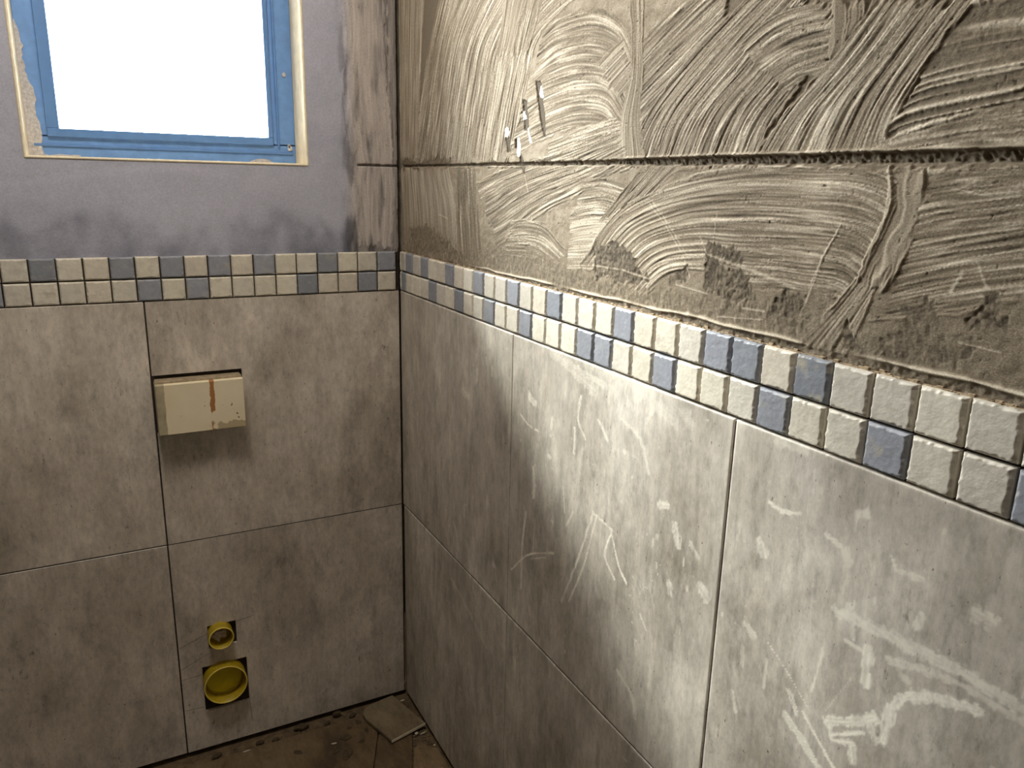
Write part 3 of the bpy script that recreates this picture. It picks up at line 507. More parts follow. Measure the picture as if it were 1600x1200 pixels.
# the last bit of mosaic bed that shows as a ledge over the strip
mb = MB(); ns = 260
for k in range(ns):
    a0 = k*1.62/ns; hh = .1005+max(0, .0025*math.sin(k*1.7)*math.sin(k*.37)+random.uniform(-.001, .0012))
    mb.box((a0, .094, -.010), (a0+1.62/ns, hh, -.0052-random.uniform(0, .002)))
bed = link('mosaic_bed', mb.mesh('mosaic_bed'), mat_simple('bed_paste', (.42, .32, .21), .95, .35, 200, .8), wall_right, RW); bed['kind'] = 'stuff'

# ---------------------------------------------------------------- large wall tiles
def tile_mesh(a0, a1, b0, b1, res, smear=True, seed=0, haze=.16):
    na = max(2, int((a1-a0)/res)); nb = max(2, int((b1-b0)/res))
    ed = [0, .0007, .0014]
    ax = np.concatenate([a0+np.array(ed), np.linspace(a0+.004, a1-.004, na), a1-np.array(ed[::-1])])
    bx = np.concatenate([b0+np.array(ed), np.linspace(b0+.004, b1-.004, nb), b1-np.array(ed[::-1])])
    U, V = np.meshgrid(ax, bx, indexing='ij')
    e = np.minimum(np.minimum(U-a0, a1-U), np.minimum(V-b0, b1-V)); z = -.0012*(1-sst(-.0003, .0013, e))
    sm = np.zeros(U.shape)
    if smear:
        for w_, s_, pts in SMEARS:
            if len(pts) > 2:
                q_ = np.array(pts); pts = [tuple(p_) for p_ in catmull(q_, np.linspace(0, len(q_)-1, 6*(len(q_)-1)+1))]
            if not (a0-.03 < max(p_[0] for p_ in pts) and min(p_[0] for p_ in pts) < a1+.03): continue
            (ua, va), (ub, vb) = pts[0], pts[-1]; L_ = math.hypot(ub-ua, vb-va)+1e-6; nx_, ny_ = -(vb-va)/L_, (ub-ua)/L_
            along = (U*(ub-ua)+V*(vb-va))/L_; across = U*nx_+V*ny_
            d0_ = seg_dist(U, V, pts)
            dry = .85+.45*(vn(across*700, along*26, 420) if len(pts) < 9 else vn(d0_*800, (U+V)*30, 421))
            d = d0_+w_*.22*vn(U*130, V*60, 400)+w_*.20*vn(U*340, V*200, 401)
            sm = np.maximum(sm, min(1, s_*1.25)*sst(w_*.58, w_*.34, d)*np.clip(dry, .40, 1))
        spk = sst(.80, .92, vn(U*85, V*60, 430))*sst(.0, .4, fbm(U*7, V*7, 431)); sm = np.maximum(sm, .6*spk)
        spk = sst(.84, .95, vn(U*190, V*120, 432))*sst(-.1, .4, fbm(U*9, V*6, 433)); sm = np.maximum(sm, .55*spk)
        big = sst(.0, .7, fbm(U*5, V*3.2, 405)); fine_ = sst(.15, .75, fbm(U*34, V*16, 406))
        sm = np.maximum(sm, haze*big+.55*fine_*big+.12*sst(.45, .8, vn(U*70, V*26, 407)))
        sm = np.maximum(sm, .30*sst(.55, .85, vn((U+V*.5)*160, (V-U*.6)*22, 409))*sst(.1, .6, fbm(U*6, V*6, 410)))
    if smear: sm = np.maximum(sm, .40*np.exp(-np.minimum(U-a0, a1-U)/.007)*sst(-.6, .5, vn(U*40, V*11, 411)))
    P = np.stack([U, V, z], -1); ni, nj = U.shape
    P2 = np.zeros((ni+2, nj+2, 3)); P2[1:-1, 1:-1] = P; s2 = np.zeros((ni+2, nj+2)); s2[1:-1, 1:-1] = sm
    P2[0, 1:-1] = P[0]; P2[-1, 1:-1] = P[-1]; P2[1:-1, 0] = P[:, 0]; P2[1:-1, -1] = P[:, -1]
    P2[0, 0], P2[0, -1], P2[-1, 0], P2[-1, -1] = P[0, 0], P[0, -1], P[-1, 0], P[-1, -1]
    for sl in (np.s_[0, :], np.s_[-1, :], np.s_[:, 0], np.s_[:, -1]): P2[sl][..., 2] = -.0090
    return grid_mesh('tile', P2, attr={'smear': s2})
HT = -.596
YA, YB = .631, 1.2243
spans = [(.0050, YA-.0011, .0032), (YA+.0011, YB-.0015, .003), (YB+.0015, 1.824, .003), (1.827, 2.42, .012), (2.423, -ROOM_Y, .012)]
for i, (a0, a1, res) in enumerate(spans):
    for j, (b0, b1) in enumerate(((HT+.0014, -.0012), (-1.191, HT-.0014))):
        if j: a0_ = a0+(.006 if i == 0 else 0)
        else: a0_ = a0
        me = tile_mesh(a0_, a1, b0, b1, res*.74 if j == 0 and i < 3 else res if j == 0 else max(res, .0045 if i else .005), i < 3, haze=(.10 if i == 0 else .18))
        link('tile', me, M_TILE, wall_right, RW)
XC = -.603
def rect_tile(a0, a1, b0, b1):
    mb = MB(); mb.box((a0, b0, -.0090), (a1, b1, 0), .0009); return mb.mesh('tile')
for a0, a1 in ((XC+.0018, -.0032), (XC-.597, XC-.0018), (ROOM_X, XC-.600)):
    if a0 == XC+.0018:
        # the upper right one is notched round the cover block
        mb = MB(); q0, q1, r0, r1 = -.6005, -.404, -.309, -.1715
        mb.box((a0, r1, -.009), (a1, -.0012, 0), .0009) if False else None
        bb = [(a0, a1, r1, -.0012), (q1, a1, r0, r1), (a0, a1, HT+.0014, r0)]
        def plate(rects, outer, name='tile'):
            """one tile face with holes: rects of a grid partition, faces only, plus the rims"""
            xs = sorted({v for r in rects for v in r[:2]}); ys = sorted({v for r in rects for v in r[2:]})
            filled = {}
            for i in range(len(xs)-1):
                for j in range(len(ys)-1):
                    cx_, cy_ = (xs[i]+xs[i+1])/2, (ys[j]+ys[j+1])/2
                    filled[i, j] = any(r[0] < cx_ < r[1] and r[2] < cy_ < r[3] for r in rects)
            m_ = MB(); vid = {}
            def vtx(i, j, z):
                k = (i, j, z)
                if k not in vid: vid[k] = len(m_.v); m_.v.append((xs[i], ys[j], z))
                return vid[k]
            Z0, Z1 = -.0090, 0.0
            for (i, j), f in filled.items():
                if not f: continue
                m_.f.append((vtx(i,j,Z1), vtx(i+1,j,Z1), vtx(i+1,j+1,Z1), vtx(i,j+1,Z1)))
                m_.f.append((vtx(i,j,Z0), vtx(i,j+1,Z0), vtx(i+1,j+1,Z0), vtx(i+1,j,Z0)))
                for di, dj, p, q in ((-1,0,(i,j+1),(i,j)), (1,0,(i+1,j),(i+1,j+1)), (0,-1,(i,j),(i+1,j)), (0,1,(i+1,j+1),(i,j+1))):
                    if not filled.get((i+di, j+dj), False):
                        m_.f.append((vtx(*p,Z0), vtx(*q,Z0), vtx(*q,Z1), vtx(*p,Z1)))
            return m_.mesh(name)
        link('tile', plate(bb, None), M_TILEB, wall_back, BW)
        h1 = (-.530, -.4605, -.904, -.838); h2 = (-.5505, -.4400, -1.084, -.952)
        xs = sorted([a0, a1, h1[0], h1[1], h2[0], h2[1]]); ys = sorted([-1.1985+.006, HT-.0014, h1[2], h1[3], h2[2], h2[3]])
        rr = []
        for i in range(len(xs)-1):
            for j in range(len(ys)-1):
                cx_, cy_ = (xs[i]+xs[i+1])/2, (ys[j]+ys[j+1])/2
                if any(h[0] < cx_ < h[1] and h[2] < cy_ < h[3] for h in (h1, h2)): continue
                rr.append((xs[i], xs[i+1], ys[j], ys[j+1]))
        link('tile', plate(rr, None), M_TILEB, wall_back, BW)
    else:
        for b0, b1 in ((HT+.0014, -.0012), (-1.1925, HT-.0014)):
            link('tile', rect_tile(a0, a1, b0, b1), M_TILEB, wall_back, BW)
# thin cut lines scored across the tile beside the drain holes
mb = MB()
for (a0, b0, a1, b1) in ((-.60, -.8835, -.530, -.858), (-.46, -.842, -.415, -.835), (-.60, -.975, -.552, -.972), (-.598, -1.066, -.553, -1.068), (-.4395, -1.09, -.437, -1.15), (-.60, -.945, -.53, -.915)):
    L_ = math.hypot(a1-a0, b1-b0); nx, ny = -(b1-b0)/L_*.0005, (a1-a0)/L_*.0005
    mb.add([(a0-nx, b0-ny, .0002), (a1-nx, b1-ny, .0002), (a1+nx, b1+ny, .0002), (a0+nx, b0+ny, .0002)], [(0, 1, 2, 3)])
link('score_line', mb.mesh('score_line'), mat_simple('pencil_grey', (.12, .095, .07), .9), wall_back, BW)

# ---------------------------------------------------------------- window
win = bpy.data.objects.new('window_1', None); C.objects.link(win); win['kind'] = 'structure'; win.location = (-.5085, .1, ZB+WZ0)
win['label'] = 'small blue framed window in a cream reveal over the mosaic'
def wpart(name, boxes, mat, ch=.0015, parent=None, wob=0):
    mb = MB()
    for a, b in boxes: mb.box(a, b, ch)
    me = mb.mesh(name); o = link(name, me, mat); o.parent = parent or win
    o.matrix_parent_inverse = T((-win.location.x, -win.location.y, -win.location.z)) if (parent or win) is win else parent.matrix_parent_inverse.copy()
    return o
def wz(b): return ZB+b
d0 = .115                                          # depth of the frame's front face
fr0, fr1 = WX0+.002, WX1-.002
# reveal lining: thin cream render with a bright arris
def lining(name, a, b): return wpart(name, [(a, b)], M_REVEAL, .002)
lining('reveal_lining', (WX1-.004, .0070, wz(WZ0)), (WX1+.002, d0+.06, wz(WZ1)))
lining('reveal_lining', (WX0-.002, .0070, wz(WZ0)), (WX0+.004, d0+.06, wz(WZ1)))
lining('reveal_lining', (WX0-.002, .0070, wz(WZ0-.003)), (WX1+.002, d0+.06, wz(WZ0+.003)))
lining('reveal_lining', (WX0-.002, .0070, wz(WZ1-.003)), (WX1+.002, d0+.06, wz(WZ1+.003)))

gx0, gx1, gz0 = -.7305, -.2900, .3685              # sight size of the pane
sx0, sx1, sz0 = gx0-.024, gx1+.011, gz0-.018       # outer edge of the sash
top = WZ1-.003
fx0, fx1, fz0 = WX0+.004, WX1-.004, WZ0+.003
# fixed outer frame: sill, head and two jambs
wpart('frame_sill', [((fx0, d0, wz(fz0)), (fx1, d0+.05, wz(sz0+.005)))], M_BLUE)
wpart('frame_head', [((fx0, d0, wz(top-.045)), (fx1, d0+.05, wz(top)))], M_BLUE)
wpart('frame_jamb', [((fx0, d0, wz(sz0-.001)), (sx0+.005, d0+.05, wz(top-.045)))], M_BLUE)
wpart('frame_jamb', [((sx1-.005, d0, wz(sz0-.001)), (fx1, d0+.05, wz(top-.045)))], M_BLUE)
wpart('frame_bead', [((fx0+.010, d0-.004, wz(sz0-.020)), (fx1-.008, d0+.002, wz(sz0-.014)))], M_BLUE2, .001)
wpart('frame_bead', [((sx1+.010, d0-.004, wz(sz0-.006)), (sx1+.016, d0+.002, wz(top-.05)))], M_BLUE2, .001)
# opening sash
t2 = top-.047
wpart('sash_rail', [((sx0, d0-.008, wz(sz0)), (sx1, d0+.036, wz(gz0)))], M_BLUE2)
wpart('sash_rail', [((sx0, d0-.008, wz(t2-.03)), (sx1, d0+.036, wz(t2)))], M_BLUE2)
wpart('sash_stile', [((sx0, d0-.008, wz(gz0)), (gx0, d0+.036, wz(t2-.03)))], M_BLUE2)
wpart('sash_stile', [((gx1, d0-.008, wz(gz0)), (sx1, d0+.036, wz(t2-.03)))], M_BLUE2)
def splash(name, pts, y, t, mat):
    mb = MB(); n = len(pts)
    mb.add([(x, y, wz(z)) for x, z in pts]+[(x*.98+cxm*.02, y-t, wz(z)) for x, z in pts for cxm in (sum(p[0] for p in pts)/n,)],
           [tuple(range(n)), tuple(range(2*n-1, n-1, -1))]+[(i, n+i, n+(i+1) % n, (i+1) % n) for i in range(n)])
    o = link(name, mb.mesh(name), mat); o.parent = win; o.matrix_parent_inverse = T((-win.location.x, -win.location.y, -win.location.z)); return o
edge = []
for k in range(34):
    z = WZ0+.004+.27*k/33; e_ = np.interp(z, [.31, .325, .36, .40, .44, .47, .50, .53, .575], [.030, .024, .026, .022, .024, .013, .009, .012, .004])+random.uniform(-.0022, .0022)
    edge.append((WX0+.004+e_, z))
splash('plaster_smear', [(WX0+.003, WZ0+.004)]+edge+[(WX0+.003, WZ0+.275)], d0-.0002, .003, M_BLOB)
low = [(WX0+.03+.010*k, WZ0+.006+random.uniform(.0, .008)*(1 if k < 3 else .5)) for k in range(8)]
splash('plaster_smear', [(WX0+.03, WZ0+.002)]+[(WX0+.10, WZ0+.002)]+low[::-1], d0-.0002, .003, M_BLOB)
low = [(WX1-.115+.009*k, WZ0+.006+.010*math.sin(math.pi*min(1, k/6))*random.uniform(.5, 1.1)) for k in range(7)]
splash('plaster_smear', [(WX1-.118, WZ0+.002), (WX1-.055, WZ0+.002)]+low[::-1], d0-.0002, .004, M_BLOB)
for cx_, cz_, r_ in ((WX1-.018, .345, .006), (WX1-.020, .352, .004), (WX1-.024, .515, .005)):
    splash('plaster_smear', [(cx_+r_*math.cos(a)*random.uniform(.7, 1.1), cz_+r_*1.3*math.sin(a)*random.uniform(.7, 1.1)) for a in [2*math.pi*i/9 for i in range(9)]], d0-.0002, .002, M_BLOB)
mbc = MB()
for k in range(150):
    x = random.uniform(WX0+.01, WX1-.01); s_ = random.uniform(.0006, .0020); z = wz(WZ0+.0030); y = random.uniform(.009, d0-.004) if k % 3 else .0085
    v = [Vector((random.uniform(-1, 1), random.uniform(-1, 1), random.uniform(-.7, .7))).normalized()*s_ for _ in range(4)]
    mbc.add([(x+q.x, y+q.y, z+abs(q.z)) for q in v], [(0, 1, 2), (0, 2, 3), (0, 3, 1), (1, 3, 2)])
for k in range(60):
    x = random.uniform(sx0+.02, sx1-.005); s_ = random.uniform(.0005, .0016); z = wz(sz0-.0005); y = d0-.004
    v = [Vector((random.uniform(-1, 1), random.uniform(-1, 1), random.uniform(-.7, .7))).normalized()*s_ for _ in range(4)]
    mbc.add([(x+q.x, y+q.y, z-abs(q.z)) for q in v], [(0, 1, 2), (0, 2, 3), (0, 3, 1), (1, 3, 2)])
me_ = mbc.mesh('sill_crumbs'); oc = link('sill_crumbs', me_, mat_simple('pale_crumbs', (.72, .68, .60), .9, .2, 200)); oc.parent = win; oc['kind'] = 'stuff'
oc.matrix_parent_inverse = T((-win.location.x, -win.location.y, -win.location.z))
wpart('glass_pane', [((gx0-.002, d0+.014, wz(gz0-.002)), (gx1+.002, d0+.018, wz(t2-.028)))], M_GLASS, 0)


# ---------------------------------------------------------------- cream cover block in the wall
blk = bpy.data.objects.new('cistern_cover', None); C.objects.link(blk); blk.location = (-.503, .0, ZB-.245)
setp(blk, 'worn cream cover block with brown strip sticking out of the grey tiled wall', 'cover block')
def mat_block():
    m, n, b = new_mat('worn_cream_paint'); v = coords(n)
    sx_ = N(n, 'ShaderNodeSeparateXYZ'); L(n, v, sx_.inputs[0])
    wob = noise(n, v, 60, 4, .6)
    def band(lo, hi, src, amt, soft=.004):
        a = N(n, 'ShaderNodeMath', _operation='MULTIPLY_ADD'); L(n, wob, a.inputs[0]); a.inputs[1].default_value = amt; L(n, src, a.inputs[2])
        r1 = N(n, 'ShaderNodeMapRange'); L(n, a.outputs[0], r1.inputs['Value']); r1.inputs['From Min'].default_value = lo+amt*.5; r1.inputs['From Max'].default_value = lo+amt*.5+soft
        r2 = N(n, 'ShaderNodeMapRange'); L(n, a.outputs[0], r2.inputs['Value']); r2.inputs['From Min'].default_value = hi+amt*.5+soft; r2.inputs['From Max'].default_value = hi+amt*.5
        k = N(n, 'ShaderNodeMath', _operation='MULTIPLY'); L(n, r1.outputs[0], k.inputs[0]); L(n, r2.outputs[0], k.inputs[1]); return k.outputs[0]
    X, Y = sx_.outputs['X'], sx_.outputs['Z']
    c = ramp(n, noise(n, v, 9, 3), [(.3, (.80, .68, .46)), (.7, (.88, .77, .56))]).outputs[0]
    c = mix(n, band(-.12, -.079, X, .006, .0015), c, ramp(n, noise(n, v, 25, 3), [(.35, (.36, .31, .21)), (.65, (.52, .44, .28))]).outputs[0])
    strip = band(.018, .028, X, .010, .0012)
    gate = ramp(n, noise(n, v, 20, 2), [(.37, (0, 0, 0)), (.41, (1, 1, 1))]).outputs[0]
    k = N(n, 'ShaderNodeMath', _operation='MULTIPLY'); L(n, strip, k.inputs[0]); L(n, gate, k.inputs[1])
    c = mix(n, k.outputs[0], c, (.40, .17, .05))
    lowr = N(n, 'ShaderNodeMath', _operation='MULTIPLY'); L(n, band(-.12, -.044, Y, .03, .002), lowr.inputs[0]); L(n, band(.03, .12, X, .02, .003), lowr.inputs[1])
    c = mix(n, lowr.outputs[0], c, (.50, .40, .24))
    sp = ramp(n, noise(n, v, 85, 2, .5), [(.70, (0, 0, 0)), (.735, (1, 1, 1))]).outputs[0]
    c = mix(n, sp, c, (.16, .10, .05)); L(n, c, b.inputs['Base Color']); b.inputs['Roughness'].default_value = .6
    bump(n, b, wob, .15, .002); return m
mb = MB(); mb.box((-.0965, -.044, -.0590), (.0945, .009, .0600), .0012)
body = link('cover_body', mb.mesh('cover_body'), mat_block(), blk)
mb = MB(); mb.box((-.0955, -.030, .0590), (.0935, .008, .0640), .001); rm = link('cover_rim', mb.mesh('cover_rim'), mat_simple('dusty_cream', (.33, .26, .17), .9, .3, 70, .4), blk)
rm['label'] = 'dusty grey brown top rim'

# ---------------------------------------------------------------- yellow drain sleeves
def ring_mesh(name, prof, n=40, seed=0):
    """prof: list of (radius, y) revolved round the y axis"""
    vs = []; fs = []
    for i in range(n):
        t = 2*math.pi*i/n; cs, sn = math.cos(t), math.sin(t)
        for r, y in prof: vs.append((r*cs, y, r*sn))
    m = len(prof)
    for i in range(n):
        for k in range(m-1):
            fs.append((i*m+k, i*m+k+1, ((i+1) % n)*m+k+1, ((i+1) % n)*m+k))
    me = bpy.data.meshes.new(name); me.from_pydata(vs, [], fs); me.validate()
    import bmesh
    bm = bmesh.new(); bm.from_mesh(me); bmesh.ops.recalc_face_normals(bm, faces=bm.faces); bm.to_mesh(me); bm.free()
    me.polygons.foreach_set('use_smooth', [True]*len(me.polygons)); return me
def disc_mesh(name, r, y, n=40, dome=0):
    vs = [(0, y-dome, 0)]+[(r*math.cos(2*math.pi*i/n), y, r*math.sin(2*math.pi*i/n)) for i in range(n)]
    me = bpy.data.meshes.new(name); me.from_pydata(vs, [], [(0, 1+(i+1) % n, 1+i) for i in range(n)]); return me
def pipe(label, loc, R_, out, deep, tilt):
    o = bpy.data.objects.new('drain_sleeve', None); C.objects.link(o); o.location = loc
    setp(o, label, 'pipe')
    t = .0024
    link('rim', ring_mesh('rim', [(R_+.0004, -out-.0002), (R_-.0002, -out-.0016), (R_-t+.0002, -out-.0016), (R_-t-.0004, -out-.0002)]), M_RIM, o)['label'] = 'paler rim'
    link('sleeve', ring_mesh('sleeve', [(R_, deep), (R_, -out+.004), (R_+.0006, -out+.003), (R_+.0006, -out), (R_-t*.5, -out-.0006), (R_-t, -out), (R_-t, deep)]), M_YEL, o)
    return o
S1 = pipe('small yellow plastic pipe sleeve with crumpled paper, over the larger one', (-.5012, 0, ZB-.8635), .0305, .030, .0105, 0)
S2 = pipe('large yellow plastic pipe sleeve closed by a plug, near the floor', (-.4988, 0, ZB-1.000), .0530, .030, .0105, 0)
link('stop_ring', ring_mesh('stop_ring', [(.0506, -.010), (.0480, -.0105), (.0480, -.006), (.0506, -.005)]), M_YEL, S2)
link('plug', disc_mesh('plug', .0506, .0075), M_YELIN, S2)
link('plug_rim', ring_mesh('plug_rim', [(.0470, .0075), (.0465, .003), (.0440, .003), (.0435, .0075)]), M_YEL, S2)
link('end_wall', disc_mesh('end_wall', .0282, .0095), M_YEL, S1)
# flat near-black sheet behind the two holes paints the shade of the cavity
mb = MB()
for q in ((-.556, -1.095, -.436, -.80),):
    a0, b0, a1, b1 = q
    mb.add([(a0, b0, -.0112), (a1, b0, -.0112), (a1, b1, -.0112), (a0, b1, -.0112)], [(0, 1, 2, 3)])
link('drain_recess_shade', mb.mesh('drain_recess_shade'), M_GAP, wall_back, BW)
import bmesh
def blob(name, sx_, sy_, sz_, mat, seed, sub=2, rough=.35):
    bm = bmesh.new(); bmesh.ops.create_icosphere(bm, subdivisions=sub, radius=1)
    r = np.random.default_rng(seed); ph = r.uniform(0, 6, (4, 3)); am = r.uniform(.5, 1, 4)
    for v in bm.verts:
        k = sum(a*math.sin(3.1*(v.co.x*p[0]+v.co.y*p[1]+v.co.z*p[2])+p[0]) for a, p in zip(am, ph))/4
        k += .35*r.uniform(-1, 1)
        q = v.co*(1+rough*k); v.co = (q.x*sx_, q.y*sy_, q.z*sz_)
    me = bpy.data.meshes.new(name); bm.to_mesh(me); bm.free()
    return link(name, me, mat)
pw = blob('paper_wad', .018, .012, .017, M_PAPER, 5, 3, .5); pw.location = (-.5065, -.004, ZB-.8610); setp(pw, 'crumpled dirty paper stuffed in the small yellow pipe', 'paper')

# ---------------------------------------------------------------- floor tiles and rubble
def ftile(poly, z0, z1, mat, name='tile'):
    mb = MB(); mb.prism(poly, z0, z1); me = mb.mesh(name); o = link(name, me, mat, floor); 
    bv = o.modifiers.new('bevel', 'BEVEL'); bv.width = .0012; bv.segments = 1
    return o
ftile([(-.603, -.047), (-.603, -.640), (-.198, -.640), (-.1845, -.262), (-.126, -.127), (-.105, -.044)], -.0098, 0, M_FLOORT)
ftile([(-1.20, -.050), (-1.20, -.640), (-.606, -.640), (-.606, -.048)], -.0098, 0, M_FLOORT)
ftile([(ROOM_X, -.052), (ROOM_X, -.640), (-1.203, -.640), (-1.203, -.051)], -.0098, 0, M_FLOORT)
for i in range(3):
    for j in range(4):
        x1 = -.006-i*.603; y1 = -.643-j*.603
        if x1 > ROOM_X: ftile([(max(x1-.6, ROOM_X), y1), (max(x1-.6, ROOM_X), max(y1-.6, ROOM_Y)), (x1, max(y1-.6, ROOM_Y)), (x1, y1)], -.0098, 0, M_FLOORT)
ftile([(-.122, -.128), (-.1815, -.262), (-.194, -.640), (-.128, -.640), (-.0935, -.305), (-.041, -.168), (-.062, -.121)], -.0098, .0005, M_FLOORT)
ftile([(-.0440, -.224), (-.030, -.235), (-.019, -.250), (-.0045, -.262), (-.0045, -.640), (-.122, -.640), (-.0895, -.305), (-.062, -.236)], -.0098, 0, mat_tile('floor_tile_tan', (.19, .13, .07), (.24, .175, .10), (.10, .065, .035)))

off = MB()
poly = [(-.0457, -.0147), (-.1177, -.0277), (-.130, -.0340), (-.1400, -.0420), (-.1480, -.0580), (-.1462, -.0815), (-.1108, -.1964), (-.0035, -.1694)]
off.prism(poly[::-1], .0042, .0132)
oo = link('tile_offcut', off.mesh('tile_offcut'), M_OFF); bv = oo.modifiers.new('bevel', 'BEVEL'); bv.width = .001; bv.segments = 2
setp(oo, 'loose tile offcut with one rounded corner lying in the room corner', 'tile offcut')
mb = MB()
def bar(mb, p, q, wd, h):
    p, q = Vector(p), Vector(q); d = (q-p).normalized(); s = Vector((-d.y, d.x, 0))*wd/2
    mb.add([p+s, p-s, q-s, q+s, p+s+Vector((0,0,h)), p-s+Vector((0,0,h)), q-s+Vector((0,0,h)), q+s+Vector((0,0,h))], [(0,1,2,3),(4,5,6,7),(0,1,5,4),(1,2,6,5),(2,3,7,6),(3,0,4,7)])
bar(mb, (-.1108, -.1966, .0052), (-.0035, -.1696, .0052), .0012, .0074)
eg = link('cut_edge', mb.mesh('cut_edge'), mat_simple('pale_tile_body', (.88, .78, .60), .8, .1, 90), oo); eg['label'] = 'pale cut edge'
mb = MB(); poly = [(-.120, -.045), (-.075, -.020), (-.020, -.045), (-.018, -.12), (-.06, -.15), (-.11, -.12)]
mb.prism(poly[::-1], -.0098, .0040); ul = link('mortar_bed', mb.mesh('mortar_bed'), M_LUMP); setp(ul, 'flat dark mortar dab under the loose tile offcut', 'mortar')

mb = MB()
def tube(mb, pts, r, n=6):
    pts = [Vector(p) for p in pts]; rings = []
    for i, p in enumerate(pts):
        d = (pts[min(i+1, len(pts)-1)]-pts[max(i-1, 0)]).normalized(); a = d.orthogonal().normalized(); b = d.cross(a)
        rings.append([p+(a*math.cos(2*math.pi*k/n)+b*math.sin(2*math.pi*k/n))*r for k in range(n)])
    mb.add([q for rg in rings for q in rg], [(i*n+k, i*n+(k+1) % n, (i+1)*n+(k+1) % n, (i+1)*n+k) for i in range(len(pts)-1) for k in range(n)]+[tuple(range(n)), tuple(range(len(pts)*n-1, len(pts)*n-n-1, -1))])
tube(mb, [(-.0035, -.0135, ZB-1.185), (-.0033, -.0128, ZB-1.12), (-.0030, -.0122, ZB-1.05), (-.0020, -.0110, ZB-.93)], .0008)
for a, b in (((-.0065, -.016, ZB-1.156), (-.0015, -.014, ZB-1.137)), ((-.0075, -.015, ZB-1.160), (-.0035, -.0140, ZB-1.148)), ((-.0040, -.014, ZB-1.149), (-.0015, -.0165, ZB-1.152))): tube(mb, [a, b], .0008)
setp(link('tying_string', mb.mesh('tying_string'), M_STRING), 'thin pale string with a knot hanging in the tiled corner', 'string')

# small things on the floor
def chip(label, x, y, sx_, sy_, sz_, rot, mat, name, cat, group, seed, z=0.0, rough=.25, sub=1):
    o = blob(name, sx_, sy_, sz_, mat, seed, sub, rough); o.location = (x, y, z+sz_*.75); o.rotation_euler = (0, 0, rot); setp(o, label, cat, group); return o
G1 = 'pale ceramic chips on the floor'
chip('pale chip against the front edge of the loose offcut', -.0345, -.183, .0065, .005, .004, .3, M_PALE, 'ceramic_chip', 'chip', G1, 11, -.004)
chip('longer pale sliver beside the chip under the offcut', -.0165, -.186, .012, .0025, .002, .25, M_PALE, 'ceramic_chip', 'chip', G1, 12, -.006)
chip('short pale sliver lying in the middle of the floor tile', -.2490, -.1260, .009, .0028, .002, -.15, M_PALE, 'ceramic_chip', 'chip', G1, 13)
chip('pale sliver on the edge of the floor tile, below the cut holes', -.4640, -.0520, .012, .0028, .002, .1, M_PALE, 'ceramic_chip', 'chip', G1, 14)
chip('tiny pale chip in the corner behind the offcut', -.0215, -.0330, .009, .004, .003, .2, M_PALE, 'ceramic_chip', 'chip', G1, 15, -.004)
chip('tiny pale chip by the right wall at the end of the rubble', -.0095, -.2520, .004, .0035, .003, .4, M_PALE, 'ceramic_chip', 'chip', G1, 16)
G2 = 'dark mortar lumps along the foot of the window wall'
for k, (x, y, r, lab) in enumerate(((-.3130, -.0180, .020, 'largest dark mortar lump against the foot of the window wall'), (-.2100, -.0105, .013, 'round mortar lump stuck to the tile foot nearest the offcut'),
        (-.4250, -.0260, .012, 'low mortar lump in the gap left of the largest lump'), (-.3850, -.0330, .010, 'crumbly mortar lump between the sliver and the largest lump'),
        (-.5350, -.0280, .014, 'mortar lump below the big yellow pipe'), (-.2430, -.0300, .012, 'small mortar lump just left of the round one'), (-.1700, -.0280, .013, 'mortar lump half hidden at the left tip of the offcut'))):
    chip(lab, x, y, r, r*.55, r*.5, .1*k, M_LUMP, 'mortar_lump', 'mortar lump', G2, 30+k, -.0098 if k != 1 else -.002, .35, 2)
# dry mud dabs trodden on to the floor tile
G3 = 'dark mud dabs on the floor tile'
DABS = [(-.2140, -.1150, .016, 'long dark mud dab, nearest the mortar strip edge'), (-.2520, -.1560, .012, 'mud dab left of the largest one'), (-.2270, -.1790, .020, 'largest dark mud dab on the floor tile'),
        (-.1540, -.1100, .009, 'mud dab by the seam under the offcut'), (-.1650, -.0700, .010, 'mud dab near the left tip of the offcut'), (-.3430, -.1150, .012, 'lone mud dab far left on the floor tile'),
        (-.1950, -.0820, .008, 'small mud dab close to the wall gap'), (-.1800, -.1480, .009, 'small mud dab in the middle of the tile')]
for k, (x, y, r, lab) in enumerate(DABS):
    chip(lab, x, y, r, r*.62, .0016, .5*k, M_LUMP, 'mud_dab', 'mud', G3, 50+k, .0, .35, 2)
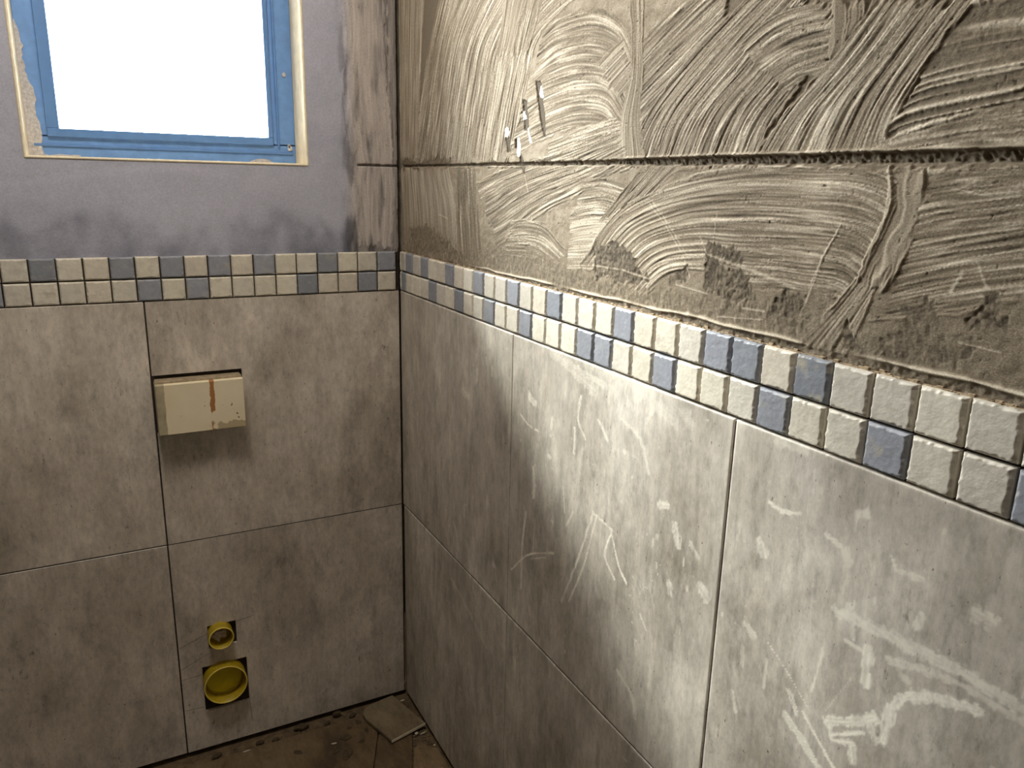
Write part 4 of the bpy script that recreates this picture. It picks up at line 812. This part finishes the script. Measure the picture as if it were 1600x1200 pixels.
# crumbs nobody could count
mb = MB()
def crumb(x, y, z, s):
    v = [Vector((random.uniform(-1, 1), random.uniform(-1, 1), random.uniform(-.7, .7))).normalized()*s*random.uniform(.6, 1.2) for _ in range(4)]
    mb.add([(x+q.x, y+q.y, z+abs(q.z)) for q in v], [(0, 1, 2), (0, 2, 3), (0, 3, 1), (1, 3, 2)])
for _ in range(420):
    t = random.random(); crumb(-.048-.045*t+random.uniform(-.004, .022)*(1-.5*t), -.185-.13*t+random.gauss(0, .012), -.006, random.uniform(.0012, .004))
for _ in range(240):
    crumb(random.uniform(-.03, -.006), -.17-random.random()*.085, -.006, random.uniform(.001, .0035))
for _ in range(500):
    crumb(random.uniform(-.62, -.135), random.uniform(-.045, -.008), -.0095, random.uniform(.001, .0035))
for _ in range(160):
    crumb(random.uniform(-.5, -.13), random.uniform(-.25, -.05), .0, random.uniform(.0007, .0018))
cr_ = link('rubble_crumbs', mb.mesh('rubble_crumbs'), mat_simple('rubble_brown', (.19, .145, .09), .95, .5, 90)); setp(cr_, 'loose brown crumbs scattered along the wall foot and beside the offcut', 'rubble', None, 'stuff')
# crumbs that cling to the top of the mosaic strip
mb = MB()
for _ in range(420):
    a = random.uniform(.05, 1.56); x = random.uniform(.001, .008); crumb(x, -a, ZB+.0995+random.random()*.001, random.uniform(.0006, .0022)*(.6+.5*a))
cr2 = link('adhesive_crumbs', mb.mesh('adhesive_crumbs'), mat_simple('crumb_brown', (.20, .15, .095), .95, .6, 120), wall_right); cr2['kind'] = 'stuff'

# ---------------------------------------------------------------- added fill light on the ceiling (unseen above the frame)
fill_lamp = bpy.data.objects.new('added_fill_light', None); C.objects.link(fill_lamp); fill_lamp.location = (-.62, -.70, ROOM_H); setp(fill_lamp, 'added fill light holder on the ceiling, unseen above the frame', 'fill_lamp')
link('fill_light_holder', ring_mesh('fill_light_holder', [(.0, 0), (.05, 0), (.05, .02), (.02, .03), (.02, .06), (.0, .06)]), M_PALE, fill_lamp).rotation_euler = (math.radians(-90), 0, 0)
